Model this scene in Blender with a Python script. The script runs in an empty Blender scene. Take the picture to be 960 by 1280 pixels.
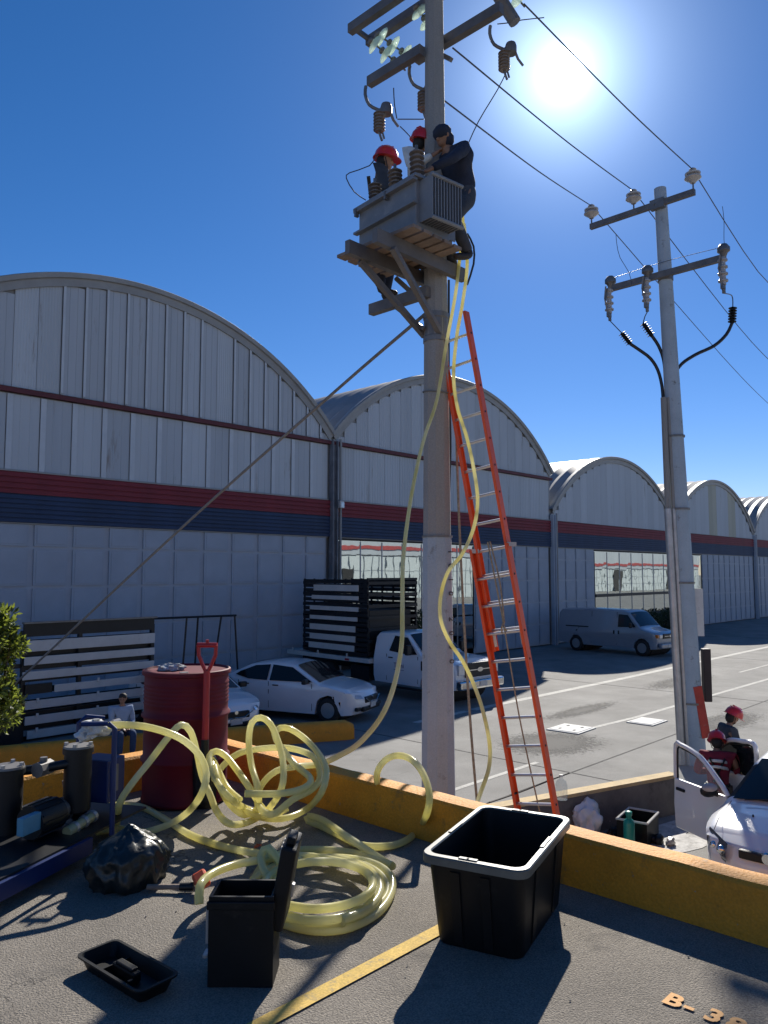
import bpy, bmesh, math, random
from mathutils import Vector, Matrix
from mathutils.noise import noise as mnoise
random.seed(7)
PI = math.pi
rad = math.radians
scene = bpy.context.scene
col = scene.collection

# ------------------------------------------------------------------ camera
FPX = 961.0
PITCH = math.atan(76/961)
CAMH = 3.8
AZ = rad(43.4)
cam_d = bpy.data.cameras.new('camera')
cam_d.sensor_fit = 'VERTICAL'
cam_d.sensor_height = 24
cam_d.lens = 24*FPX/1280
cam_d.clip_start = 0.05
cam_d.clip_end = 3000
cam = bpy.data.objects.new('camera', cam_d)
col.objects.link(cam)
cam.location = (0, 0, CAMH)
cam.rotation_euler = (PI/2 + PITCH, 0, AZ - PI/2)
scene.camera = cam

# ------------------------------------------------------------------ sky, sun, exposure
SUN_AZ = rad(29.6)          # from +X towards +Y
SUN_EL = rad(33.5)
SUN = Vector((math.cos(SUN_EL)*math.cos(SUN_AZ), math.cos(SUN_EL)*math.sin(SUN_AZ), math.sin(SUN_EL)))
scene.view_settings.view_transform = 'Standard'
scene.view_settings.look = 'None'
scene.view_settings.gamma = 1
scene.view_settings.exposure = 0.58
world = bpy.data.worlds.new('World')
scene.world = world
world.use_nodes = True
wt = world.node_tree
bg = wt.nodes['Background']
sky = wt.nodes.new('ShaderNodeTexSky')
sky.sky_type = 'NISHITA'
sky.sun_disc = False
sky.sun_elevation = SUN_EL
sky.sun_rotation = PI/2 - SUN_AZ
sky.altitude = 2200
sky.air_density = 1.0
sky.dust_density = 0.15
sky.ozone_density = 3.0
# the sun itself and the aureole round it, on the sky where it stands
geo = wt.nodes.new('ShaderNodeTexCoord')
dot = wt.nodes.new('ShaderNodeVectorMath'); dot.operation = 'DOT_PRODUCT'
dot.inputs[1].default_value = SUN
nrm = wt.nodes.new('ShaderNodeVectorMath'); nrm.operation = 'NORMALIZE'
wt.links.new(geo.outputs['Generated'], nrm.inputs[0])
wt.links.new(nrm.outputs[0], dot.inputs[0])
acs = wt.nodes.new('ShaderNodeMath'); acs.operation = 'ARCCOSINE'
wt.links.new(dot.outputs['Value'], acs.inputs[0])
def wterm(width, power, gain):
    d = wt.nodes.new('ShaderNodeMath'); d.operation = 'DIVIDE'; d.inputs[1].default_value = width
    wt.links.new(acs.outputs[0], d.inputs[0])
    p = wt.nodes.new('ShaderNodeMath'); p.operation = 'POWER'; p.inputs[1].default_value = power
    wt.links.new(d.outputs[0], p.inputs[0])
    n = wt.nodes.new('ShaderNodeMath'); n.operation = 'MULTIPLY'; n.inputs[1].default_value = -1
    wt.links.new(p.outputs[0], n.inputs[0])
    e = wt.nodes.new('ShaderNodeMath'); e.operation = 'EXPONENT'
    wt.links.new(n.outputs[0], e.inputs[0])
    g = wt.nodes.new('ShaderNodeMath'); g.operation = 'MULTIPLY'; g.inputs[1].default_value = gain
    wt.links.new(e.outputs[0], g.inputs[0])
    return g
def wadd(a, b):
    s = wt.nodes.new('ShaderNodeMath'); s.operation = 'ADD'
    wt.links.new(a.outputs[0], s.inputs[0]); wt.links.new(b.outputs[0], s.inputs[1])
    return s
core = wterm(rad(1.15), 4.0, 200.0)
halo = wadd(wterm(rad(2.3), 0.9, 30.0), wterm(rad(12), 1.1, 1.0))
halo = wadd(core, halo)
comb = wt.nodes.new('ShaderNodeVectorMath'); comb.operation = 'SCALE'
comb.inputs[0].default_value = (0.62, 0.80, 1.0)
wt.links.new(halo.outputs[0], comb.inputs['Scale'])
hue = wt.nodes.new('ShaderNodeHueSaturation')
hue.inputs['Saturation'].default_value = 1.3
wt.links.new(sky.outputs[0], hue.inputs['Color'])
addc = wt.nodes.new('ShaderNodeVectorMath'); addc.operation = 'ADD'
tint = wt.nodes.new('ShaderNodeVectorMath'); tint.operation = 'MULTIPLY'; tint.inputs[1].default_value = (1.22, .98, 1.06)
wt.links.new(hue.outputs['Color'], tint.inputs[0])
wt.links.new(tint.outputs[0], addc.inputs[0])
wt.links.new(comb.outputs[0], addc.inputs[1])
wt.links.new(addc.outputs[0], bg.inputs['Color'])
bg.inputs['Strength'].default_value = 0.070
sd = bpy.data.lights.new('sun', 'SUN')
sd.energy = 4.8
sd.angle = rad(0.5)
sd.color = (1.0, 0.94, 0.84)
sun = bpy.data.objects.new('sun', sd)
col.objects.link(sun)
sun.rotation_euler = SUN.to_track_quat('Z', 'Y').to_euler()

# ------------------------------------------------------------------ helpers
FW = (math.cos(AZ), math.sin(AZ)); RT = (math.sin(AZ), -math.cos(AZ))
def ray(x, y):
    u = (x-480)/FPX; v = (640-y)/FPX
    fw = math.cos(PITCH) - v*math.sin(PITCH); up = math.sin(PITCH) + v*math.cos(PITCH)
    return Vector((RT[0]*u+FW[0]*fw, RT[1]*u+FW[1]*fw, up)), fw
def G(x, y, z):                       # measured point of the photograph on the level z
    d, fw = ray(x, y); t = (z-CAMH)/d.z
    return Vector((d.x*t, d.y*t, z))
def A(x, y, dist):                    # the same at a known distance ahead
    d, fw = ray(x, y); t = dist/fw
    return Vector((d.x*t, d.y*t, CAMH+d.z*t))

MATS = {}
def mat(name, c, rough=0.6, var=0.12, scale=3.0, bump=0.0, bscale=40.0, metal=0.0, c2=None, spots=0.0,
        spotc=(0.05, 0.045, 0.04), spscale=1.5, coat=0.0, trans=0.0, streak=False, spec=0.5, fine=0.0, finescale=60, crack=0.0, chips=None):
    if name in MATS: return MATS[name]
    m = bpy.data.materials.new(name); m.use_nodes = True
    nt = m.node_tree; n = nt.nodes; L = nt.links
    b = n['Principled BSDF']
    b.inputs['Roughness'].default_value = rough
    b.inputs['Metallic'].default_value = metal
    b.inputs['Specular IOR Level'].default_value = spec
    if coat: b.inputs['Coat Weight'].default_value = coat; b.inputs['Coat Roughness'].default_value = 0.06
    if trans: b.inputs['Transmission Weight'].default_value = trans
    g = n.new('ShaderNodeNewGeometry')
    src = g.outputs['Position']
    if streak:
        mp = n.new('ShaderNodeMapping'); mp.inputs['Scale'].default_value = (1, 1, 0.12)
        L.new(src, mp.inputs['Vector']); src = mp.outputs[0]
    t = n.new('ShaderNodeTexNoise'); t.inputs['Scale'].default_value = scale; t.inputs['Detail'].default_value = 6
    t.inputs['Roughness'].default_value = 0.65
    L.new(src, t.inputs['Vector'])
    r = n.new('ShaderNodeValToRGB')
    r.color_ramp.elements[0].position = 0.3; r.color_ramp.elements[1].position = 0.72
    d = c2 if c2 else tuple(max(0, k*(1-2*var)) for k in c)
    r.color_ramp.elements[0].color = (*d, 1)
    r.color_ramp.elements[1].color = (*[min(1, k*(1+var)) for k in c], 1)
    L.new(t.outputs['Fac'], r.inputs['Fac'])
    out = r.outputs['Color']
    if fine:
        t3 = n.new('ShaderNodeTexNoise'); t3.inputs['Scale'].default_value = finescale; t3.inputs['Detail'].default_value = 3
        L.new(g.outputs['Position'], t3.inputs['Vector'])
        mr = n.new('ShaderNodeMapRange'); mr.inputs[1].default_value = 0.3; mr.inputs[2].default_value = 0.7
        mr.inputs[3].default_value = 1-fine; mr.inputs[4].default_value = 1+fine
        L.new(t3.outputs['Fac'], mr.inputs[0])
        sc = n.new('ShaderNodeVectorMath'); sc.operation = 'SCALE'
        L.new(out, sc.inputs[0]); L.new(mr.outputs[0], sc.inputs['Scale']); out = sc.outputs[0]
    if spots:
        t2 = n.new('ShaderNodeTexNoise'); t2.inputs['Scale'].default_value = spscale; t2.inputs['Detail'].default_value = 9
        t2.inputs['Roughness'].default_value = 0.7
        L.new(src, t2.inputs['Vector'])
        r2 = n.new('ShaderNodeValToRGB')
        r2.color_ramp.elements[0].position = 0.62-spots*0.25; r2.color_ramp.elements[1].position = 0.72-spots*0.15
        r2.color_ramp.elements[0].color = (0, 0, 0, 1)
        L.new(t2.outputs['Fac'], r2.inputs['Fac'])
        mx = n.new('ShaderNodeMix'); mx.data_type = 'RGBA'
        L.new(r2.outputs['Color'], mx.inputs['Factor']); L.new(out, mx.inputs['A'])
        mx.inputs['B'].default_value = (*spotc, 1); out = mx.outputs['Result']
    for (sc_, w_, amt, cc) in ([(crack, .012, .75, tuple(k*.35 for k in c))] if crack else []):
        n1 = n.new('ShaderNodeTexNoise'); n1.inputs['Scale'].default_value = 1.7; n1.inputs['Detail'].default_value = 6; L.new(g.outputs['Position'], n1.inputs['Vector'])
        ad = n.new('ShaderNodeVectorMath'); ad.operation = 'MULTIPLY_ADD'; ad.inputs[1].default_value = (.9, .9, .9); L.new(n1.outputs['Color'], ad.inputs[0]); L.new(g.outputs['Position'], ad.inputs[2])
        vo = n.new('ShaderNodeTexVoronoi'); vo.feature = 'DISTANCE_TO_EDGE'; vo.inputs['Scale'].default_value = sc_; L.new(ad.outputs[0], vo.inputs['Vector'])
        n2 = n.new('ShaderNodeTexNoise'); n2.inputs['Scale'].default_value = sc_*.9; L.new(g.outputs['Position'], n2.inputs['Vector'])
        th = n.new('ShaderNodeMapRange'); th.inputs[1].default_value = .45; th.inputs[2].default_value = .62; th.inputs[3].default_value = 0; th.inputs[4].default_value = w_*sc_*.35; L.new(n2.outputs['Fac'], th.inputs[0])
        lt = n.new('ShaderNodeMath'); lt.operation = 'LESS_THAN'; L.new(vo.outputs['Distance'], lt.inputs[0]); L.new(th.outputs[0], lt.inputs[1])
        sc2 = n.new('ShaderNodeMath'); sc2.operation = 'MULTIPLY'; sc2.inputs[1].default_value = amt; L.new(lt.outputs[0], sc2.inputs[0])
        mx = n.new('ShaderNodeMix'); mx.data_type = 'RGBA'; L.new(sc2.outputs[0], mx.inputs['Factor']); L.new(out, mx.inputs['A']); mx.inputs['B'].default_value = (*cc, 1); out = mx.outputs['Result']
    if chips:
        t5 = n.new('ShaderNodeTexNoise'); t5.inputs['Scale'].default_value = 14; t5.inputs['Detail'].default_value = 9; t5.inputs['Roughness'].default_value = .8; L.new(g.outputs['Position'], t5.inputs['Vector'])
        r5 = n.new('ShaderNodeMapRange'); r5.inputs[1].default_value = .63; r5.inputs[2].default_value = .66; L.new(t5.outputs['Fac'], r5.inputs[0])
        mx = n.new('ShaderNodeMix'); mx.data_type = 'RGBA'; L.new(r5.outputs[0], mx.inputs['Factor']); L.new(out, mx.inputs['A']); mx.inputs['B'].default_value = (*chips, 1); out = mx.outputs['Result']
    L.new(out, b.inputs['Base Color'])
    if bump:
        t4 = n.new('ShaderNodeTexNoise'); t4.inputs['Scale'].default_value = bscale; t4.inputs['Detail'].default_value = 5
        L.new(g.outputs['Position'], t4.inputs['Vector'])
        bp = n.new('ShaderNodeBump'); bp.inputs['Strength'].default_value = bump; bp.inputs['Distance'].default_value = 0.02
        L.new(t4.outputs['Fac'], bp.inputs['Height']); L.new(bp.outputs[0], b.inputs['Normal'])
    MATS[name] = m
    return m

class MB:
    def __init__(s): s.bm = bmesh.new()
    def _xf(s, verts, M):
        for v in verts: v.co = M @ v.co
    def box(s, c, size, rot=None, bev=0.0):
        r = bmesh.ops.create_cube(s.bm, size=1); vs = r['verts']
        for v in vs: v.co = Vector((v.co.x*size[0], v.co.y*size[1], v.co.z*size[2]))
        if bev:
            es = list({e for v in vs for e in v.link_edges})
            rr = bmesh.ops.bevel(s.bm, geom=es, offset=bev, segments=2, affect='EDGES', profile=0.5)
            vs = list({v for f in rr['faces'] for v in f.verts} | {v for v in vs if v.is_valid})
        M = Matrix.Translation(Vector(c))
        if rot is not None: M = M @ (rot if isinstance(rot, Matrix) else Matrix.Rotation(rot, 4, 'Z'))
        s._xf(vs, M); return s
    def bar(s, p0, p1, w, h, up=(0, 0, 1)):
        p0 = Vector(p0); p1 = Vector(p1); d = p1-p0; L = d.length; x = d.normalized(); u = Vector(up)
        if abs(x.dot(u)) > 0.99: u = Vector((1, 0, 0))
        y = u.cross(x).normalized(); z = x.cross(y)
        M = Matrix((x, y, z)).transposed().to_4x4()
        M.translation = (p0+p1)/2
        r = bmesh.ops.create_cube(s.bm, size=1)
        for v in r['verts']: v.co = M @ Vector((v.co.x*L, v.co.y*w, v.co.z*h))
        return s
    def cyl(s, p0, p1, r0, r1=None, seg=14, cap=True):
        if r1 is None: r1 = r0
        p0 = Vector(p0); p1 = Vector(p1); d = p1-p0
        q = d.normalized().to_track_quat('Z', 'Y').to_matrix()
        a = []; b = []
        for i in range(seg):
            t = 2*PI*i/seg; o = Vector((math.cos(t), math.sin(t), 0))
            a.append(s.bm.verts.new(p0 + q @ (o*r0))); b.append(s.bm.verts.new(p1 + q @ (o*r1)))
        for i in range(seg):
            j = (i+1) % seg; s.bm.faces.new((a[i], a[j], b[j], b[i]))
        if cap:
            s.bm.faces.new(a[::-1]); s.bm.faces.new(b)
        return s
    def tube(s, pts, r, seg=8, closed=False, cap=True):
        pts = [Vector(p) for p in pts]; n = len(pts); rings = []
        t0 = (pts[1]-pts[0]).normalized()
        u = Vector((0, 0, 1)) if abs(t0.z) < 0.9 else Vector((1, 0, 0))
        u = (u - t0*u.dot(t0)).normalized()
        for i, p in enumerate(pts):
            t = (pts[min(i+1, n-1)]-pts[max(i-1, 0)])
            if t.length < 1e-9: t = t0
            t.normalize()
            u = (u - t*u.dot(t))
            if u.length < 1e-6: u = t.orthogonal()
            u.normalize(); w = t.cross(u)
            rr = r[i] if isinstance(r, (list, tuple)) else r
            rings.append([s.bm.verts.new(p + (u*math.cos(2*PI*k/seg)+w*math.sin(2*PI*k/seg))*rr) for k in range(seg)])
        for a, b in zip(rings, rings[1:]):
            for k in range(seg):
                j = (k+1) % seg; s.bm.faces.new((a[k], a[j], b[j], b[k]))
        if cap: s.bm.faces.new(rings[0][::-1]); s.bm.faces.new(rings[-1])
        return s
    def lathe(s, prof, c=(0, 0, 0), axis='Z', seg=20, M=None):
        rings = []; c = Vector(c)
        for r, z in prof:
            ring = []
            for i in range(seg):
                t = 2*PI*i/seg; v = Vector((r*math.cos(t), r*math.sin(t), z))
                if axis == 'X': v = Vector((v.z, v.x, v.y))
                if axis == 'Y': v = Vector((v.x, v.z, -v.y))
                if M is not None: v = M @ v
                ring.append(s.bm.verts.new(c+v))
            rings.append(ring)
        for a, b in zip(rings, rings[1:]):
            for k in range(seg):
                j = (k+1) % seg
                try: s.bm.faces.new((a[k], a[j], b[j], b[k]))
                except ValueError: pass
        if prof[0][0] > 1e-4: s.bm.faces.new(rings[0][::-1])
        if prof[-1][0] > 1e-4: s.bm.faces.new(rings[-1])
        return s
    def poly(s, pts):
        s.bm.faces.new([s.bm.verts.new(Vector(p)) for p in pts]); return s
    def prism(s, pts, ext):
        e = Vector(ext); a = [s.bm.verts.new(Vector(p)) for p in pts]; b = [s.bm.verts.new(Vector(p)+e) for p in pts]
        s.bm.faces.new(a[::-1]); s.bm.faces.new(b)
        for i in range(len(a)):
            j = (i+1) % len(a); s.bm.faces.new((a[i], a[j], b[j], b[i]))
        return s
    def grid(s, rows):
        vs = [[s.bm.verts.new(Vector(p)) for p in r] for r in rows]
        for a, b in zip(vs, vs[1:]):
            for i in range(len(a)-1): s.bm.faces.new((a[i], a[i+1], b[i+1], b[i]))
        return s
    def sphere(s, c, r, sub=2, M=None):
        rr = bmesh.ops.create_icosphere(s.bm, subdivisions=sub, radius=1)
        if not isinstance(r, (tuple, list)): r = (r, r, r)
        for v in rr['verts']:
            p = Vector((v.co.x*r[0], v.co.y*r[1], v.co.z*r[2]))
            if M is not None: p = M @ p
            v.co = p + Vector(c)
        return s
    def mesh(s, name, smooth=False, angle=40):
        bmesh.ops.remove_doubles(s.bm, verts=s.bm.verts, dist=1e-5)
        bmesh.ops.recalc_face_normals(s.bm, faces=s.bm.faces)
        me = bpy.data.meshes.new(name); s.bm.to_mesh(me); s.bm.free()
        if smooth:
            for p in me.polygons: p.use_smooth = True
            me.set_sharp_from_angle(angle=rad(angle))
        return me
    def build(s, name, m, parent=None, smooth=False, angle=40):
        return link(name, s.mesh(name, smooth, angle), m, parent)
def link(name, me, m, parent=None, loc=None):
    o = bpy.data.objects.new(name, me)
    if m is not None and not me.materials: me.materials.append(m)
    col.objects.link(o)
    if parent is not None: o.parent = parent
    if loc is not None: o.location = loc
    return o
def tag(o, label, cat, group=None):
    o['label'] = label; o['category'] = cat
    if group: o['group'] = group
    return o
def thing(name, label, cat, loc=(0, 0, 0), rz=0.0, group=None):
    o = bpy.data.objects.new(name, None); col.objects.link(o)
    o.location = loc; o.rotation_euler = (0, 0, rz); o.empty_display_size = 0.2
    return tag(o, label, cat, group)
def struct(o): o['kind'] = 'structure'; return o
def stuff(o): o['kind'] = 'stuff'; return o
def copy_tree(o, parent=None):
    c = o.copy(); col.objects.link(c); c.parent = parent
    for ch in list(o.children): copy_tree(ch, c)
    return c
def spline(pts, step=0.03, closed=False):
    P = [Vector(p) for p in pts]; out = []
    n = len(P)
    for i in range(n-1):
        p0 = P[max(i-1, 0)]; p1 = P[i]; p2 = P[i+1]; p3 = P[min(i+2, n-1)]
        k = max(2, int((p2-p1).length/step))
        for j in range(k):
            t = j/k
            out.append(0.5*((2*p1)+(p2-p0)*t+(2*p0-5*p1+4*p2-p3)*t*t+(3*p1-p0-3*p2+p3)*t**3))
    out.append(P[-1]); return out
def evaluated(o):
    dg = bpy.context.evaluated_depsgraph_get(); dg.update()
    me = bpy.data.meshes.new_from_object(o.evaluated_get(dg)); return me

# ------------------------------------------------------------------ materials
M_asphalt = mat('lot_paving', (0.225, 0.22, 0.208), 0.9, 0.16, 0.55, bump=0.35, bscale=45, spots=0.25, spotc=(0.15, 0.147, 0.14), spscale=0.35, fine=0.2, finescale=55, crack=0.35)
M_deck = mat('deck_concrete', (0.225, 0.20, 0.168), 0.92, 0.13, 1.6, bump=0.6, bscale=120, spots=0.18, spotc=(0.11, 0.10, 0.088), spscale=2.2, fine=0.38, finescale=150, crack=0.8)
M_yellow = mat('yellow_paint_wall', (0.66, 0.275, 0.016), 0.7, 0.10, 3.0, bump=0.4, bscale=60, spots=0.14, spotc=(0.30, 0.15, 0.03), spscale=7, fine=0.12, finescale=90, chips=(.30, .27, .22))
M_yline = mat('yellow_line_paint', (0.62, 0.42, 0.10), 0.85, 0.10, 9, spots=0.33, spotc=(0.30, 0.24, 0.13), spscale=22, fine=0.2, finescale=120)
M_oline = mat('orange_stencil_paint', (0.72, 0.40, 0.16), 0.85, 0.10, 9, spots=0.2, spotc=(0.3, 0.2, 0.12), spscale=40)
M_white_line = mat('white_line_paint', (0.52, 0.51, 0.47), 0.9, 0.10, 2, spots=0.36, spotc=(0.3, 0.29, 0.27), spscale=6)
M_sheet = mat('grey_cladding', (0.455, 0.485, 0.51), 0.5, 0.05, 0.8, streak=True, spots=0.06, spotc=(0.3, 0.29, 0.27), spscale=2)
M_sheet2 = mat('pale_cladding', (0.48, 0.51, 0.53), 0.5, 0.05, 0.8, streak=True)
M_sheet3 = mat('beige_sheet', (0.40, 0.385, 0.30), 0.5, 0.06, 1.0, streak=True)
M_seam = mat('cladding_seam', (0.54, 0.57, 0.59), 0.45, 0.05, 2)
M_roof = mat('roof_sheet', (0.27, 0.275, 0.28), 0.55, 0.10, 0.8, metal=0.0, spots=.2, spotc=(.27, .26, .25), spscale=1.2)
M_trim = mat('grey_trim', (0.30, 0.30, 0.29), 0.5, 0.08, 1.5)
M_red = mat('red_fascia', (0.20, 0.018, 0.028), 0.65, 0.10, 1.2, streak=True)
M_blue = mat('navy_fascia', (0.018, 0.042, 0.10), 0.65, 0.14, 1.2, streak=True, spots=0.06, spotc=(0.035, 0.06, 0.11))
M_rail = mat('oxblood_rail', (0.12, 0.022, 0.026), 0.6)
M_door = mat('door_grey', (0.355, 0.40, 0.46), 0.6, 0.06, 1.2, spots=0.05, spotc=(0.42, 0.42, 0.42), spscale=1.1, streak=False)
M_doorst = mat('door_stile', (0.39, 0.43, 0.485), 0.55, 0.06, 2)
M_post = mat('column_steel', (0.16, 0.17, 0.19), 0.6, 0.2, 2, spots=0.2, spotc=(0.3, 0.3, 0.3))
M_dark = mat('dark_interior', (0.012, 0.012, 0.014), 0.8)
M_pole = mat('weathered_pole_concrete', (0.30, 0.295, 0.28), 0.85, 0.12, 1.5, bump=0.3, bscale=50, streak=True, spots=0.1, spotc=(0.16, 0.13, 0.11), spscale=4, fine=0.1, finescale=70)
M_pole_lo = mat('painted_pole_concrete', (0.36, 0.43, 0.49), 0.8, 0.08, 1.5, bump=0.2, bscale=50, spots=0.10, spotc=(0.16, 0.16, 0.15), spscale=5, fine=0.08, finescale=70)
M_galv = mat('galvanised_steel', (0.45, 0.45, 0.45), 0.42, 0.12, 5, metal=0.6)
M_steel = mat('dull_steel', (0.20, 0.195, 0.19), 0.5, 0.15, 5, metal=0.5)
M_cross = mat('crossarm_steel', (0.17, 0.16, 0.155), 0.55, 0.15, 4, metal=0.3)
M_wood = mat('weathered_plank', (0.26, 0.20, 0.16), 0.8, 0.2, 4, bump=0.2)
M_trafo = mat('transformer_grey', (0.20, 0.215, 0.235), 0.45, 0.1, 3, spots=0.08, spotc=(0.28, 0.28, 0.28))
M_porc = mat('porcelain_grey', (0.42, 0.40, 0.38), 0.25, 0.06, 6, coat=0.5)
M_porcb = mat('porcelain_brown', (0.20, 0.165, 0.14), 0.3, 0.06, 6, coat=0.4)
M_poly = mat('polymer_insulator', (0.22, 0.20, 0.19), 0.5, 0.06)
M_orange = mat('ladder_fibreglass', (0.80, 0.105, 0.025), 0.5, 0.10, 3, spots=0.12, spotc=(0.5, 0.20, 0.12), spscale=9)
M_alu = mat('aluminium', (0.62, 0.62, 0.62), 0.38, 0.06, 8, metal=0.7)
M_black = mat('black_plastic', (0.0065, 0.007, 0.008), 0.5, 0.15, 10, spec=0.25, spots=0.10, spotc=(0.022, 0.021, 0.019), spscale=7)
M_black_d = None
M_blacks = mat('black_steel', (0.009, 0.010, 0.012), 0.45, 0.2, 5, spec=0.4)
M_rubber = mat('tyre_rubber', (0.018, 0.018, 0.018), 0.8, 0.2, 12)
M_cable = mat('black_cable', (0.015, 0.015, 0.018), 0.5)
M_wire = mat('conductor_wire', (0.07, 0.065, 0.07), 0.5, metal=0.2)
M_rope = mat('old_rope', (0.36, 0.31, 0.22), 0.9, 0.25, 30)
M_white_car = mat('white_car_paint', (0.74, 0.75, 0.76), 0.28, 0.015, 2, coat=1.0)
M_silver_car = mat('silver_car_paint', (0.27, 0.30, 0.34), 0.35, 0.03, 2, coat=0.8, metal=0.2)
M_glass = mat('car_glass', (0.008, 0.012, 0.014), 0.06, 0.02, 2, spec=0.35)
M_chrome = mat('chrome', (0.7, 0.7, 0.7), 0.12, 0.02, metal=1.0)
M_lamp = mat('headlamp_glass', (0.62, 0.65, 0.68), 0.1, 0.05, 30, coat=1.0, metal=0.4)
M_amber = mat('amber_lens', (0.75, 0.2, 0.02), 0.2, 0.05, coat=1.0)
M_redl = mat('red_lens', (0.45, 0.02, 0.02), 0.2, 0.05, coat=1.0)
M_rim = mat('wheel_rim', (0.42, 0.43, 0.44), 0.35, 0.05, metal=0.7)
M_board = mat('white_board', (0.56, 0.55, 0.52), 0.7, 0.06, 2, spots=0.08, spotc=(0.4, 0.38, 0.35), spscale=5)
M_drum = mat('drum_red', (0.125, 0.007, 0.018), 0.6, 0.10, 3, spec=0.25, spots=0.06, spotc=(0.16, 0.02, 0.03), spscale=6)
M_redp = mat('red_plastic', (0.42, 0.012, 0.02), 0.4, 0.08, 5)
M_blue_st = mat('blue_steel', (0.005, 0.022, 0.11), 0.45, 0.12, 4)
M_cloth_w = mat('white_cloth', (0.62, 0.62, 0.60), 0.85, 0.10, 12, bump=0.4, bscale=30)
M_ragd = mat('patterned_rag', (0.5, 0.5, 0.5), 0.85, 0.4, 25, c2=(0.08, 0.09, 0.1))
M_bagb = mat('black_bag_film', (0.014, 0.019, 0.019), 0.36, 0.1, 6, bump=0.5, bscale=11)
M_skin = mat('skin', (0.30, 0.16, 0.10), 0.55, 0.05, 10)
M_helmet = mat('red_helmet', (0.55, 0.018, 0.02), 0.28, 0.04, 5, coat=0.6)
M_jred = mat('maroon_workwear', (0.20, 0.012, 0.03), 0.85, 0.15, 8, bump=0.3, bscale=25)
M_navy = mat('navy_workwear', (0.022, 0.03, 0.055), 0.85, 0.15, 8, bump=0.3, bscale=25)
M_grey_c = mat('dark_grey_workwear', (0.06, 0.065, 0.075), 0.85, 0.15, 8, bump=0.3, bscale=25)
M_lblue = mat('light_blue_shirt', (0.30, 0.38, 0.50), 0.85, 0.08, 8)
M_jeans = mat('blue_jeans', (0.03, 0.06, 0.13), 0.9, 0.15, 10)
M_boot = mat('boot_leather', (0.03, 0.022, 0.018), 0.6)
M_reflect = mat('reflective_tape', (0.55, 0.55, 0.53), 0.3)
M_hair = mat('dark_hair', (0.012, 0.01, 0.009), 0.7)
M_bark = mat('bark', (0.09, 0.065, 0.045), 0.9, 0.2, 10)
M_teal = mat('teal_plastic', (0.01, 0.26, 0.20), 0.35)
M_kerbgrey = mat('bare_wall_render', (0.15, 0.14, 0.135), 0.85, 0.2, 2.5, spots=0.3, spotc=(0.08, 0.075, 0.07), spscale=3, bump=0.2)
M_kerbtop = mat('sandy_cap', (0.56, 0.42, 0.22), 0.85, 0.12, 5, spots=0.2, spotc=(0.4, 0.33, 0.24), spscale=8, bump=0.3)
M_cover = mat('cover_plate', (0.62, 0.62, 0.60), 0.8, 0.10, 3, spots=0.2, spotc=(0.35, 0.34, 0.33), spscale=6)
M_patch = mat('asphalt_patch', (0.085, 0.083, 0.08), 0.9, 0.25, 3, bump=0.6, bscale=40, fine=0.45, finescale=25)

def glassy_hose():
    m = bpy.data.materials.new('clear_yellow_hose'); m.use_nodes = True
    nt = m.node_tree; n = nt.nodes; L = nt.links
    b = n['Principled BSDF']
    g = n.new('ShaderNodeNewGeometry')
    t = n.new('ShaderNodeTexNoise'); t.inputs['Scale'].default_value = 4; t.inputs['Detail'].default_value = 5
    L.new(g.outputs['Position'], t.inputs['Vector'])
    r = n.new('ShaderNodeValToRGB'); r.color_ramp.elements[0].position = .3; r.color_ramp.elements[1].position = .7
    r.color_ramp.elements[0].color = (0.84, 0.78, 0.36, 1); r.color_ramp.elements[1].color = (0.93, 0.90, 0.60, 1)
    L.new(t.outputs['Fac'], r.inputs['Fac'])
    t6 = n.new('ShaderNodeTexNoise'); t6.inputs['Scale'].default_value = 22; t6.inputs['Detail'].default_value = 8; t6.inputs['Roughness'].default_value = .8; L.new(g.outputs['Position'], t6.inputs['Vector'])
    r6 = n.new('ShaderNodeMapRange'); r6.inputs[1].default_value = .56; r6.inputs[2].default_value = .72; r6.inputs[4].default_value = .45; L.new(t6.outputs['Fac'], r6.inputs[0])
    dm_ = n.new('ShaderNodeMix'); dm_.data_type = 'RGBA'; L.new(r6.outputs[0], dm_.inputs['Factor']); L.new(r.outputs['Color'], dm_.inputs['A']); dm_.inputs['B'].default_value = (.36, .31, .17, 1)
    L.new(dm_.outputs['Result'], b.inputs['Base Color'])
    b.inputs['Roughness'].default_value = 0.26
    b.inputs['Coat Weight'].default_value = 0.6; b.inputs['Coat Roughness'].default_value = 0.12
    tr = n.new('ShaderNodeBsdfTranslucent'); L.new(r.outputs['Color'], tr.inputs['Color'])
    mx = n.new('ShaderNodeMixShader'); mx.inputs[0].default_value = 0.6
    L.new(b.outputs[0], mx.inputs[1]); L.new(tr.outputs[0], mx.inputs[2])
    L.new(mx.outputs[0], n['Material Output'].inputs['Surface'])
    return m
M_hose = glassy_hose()
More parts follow.
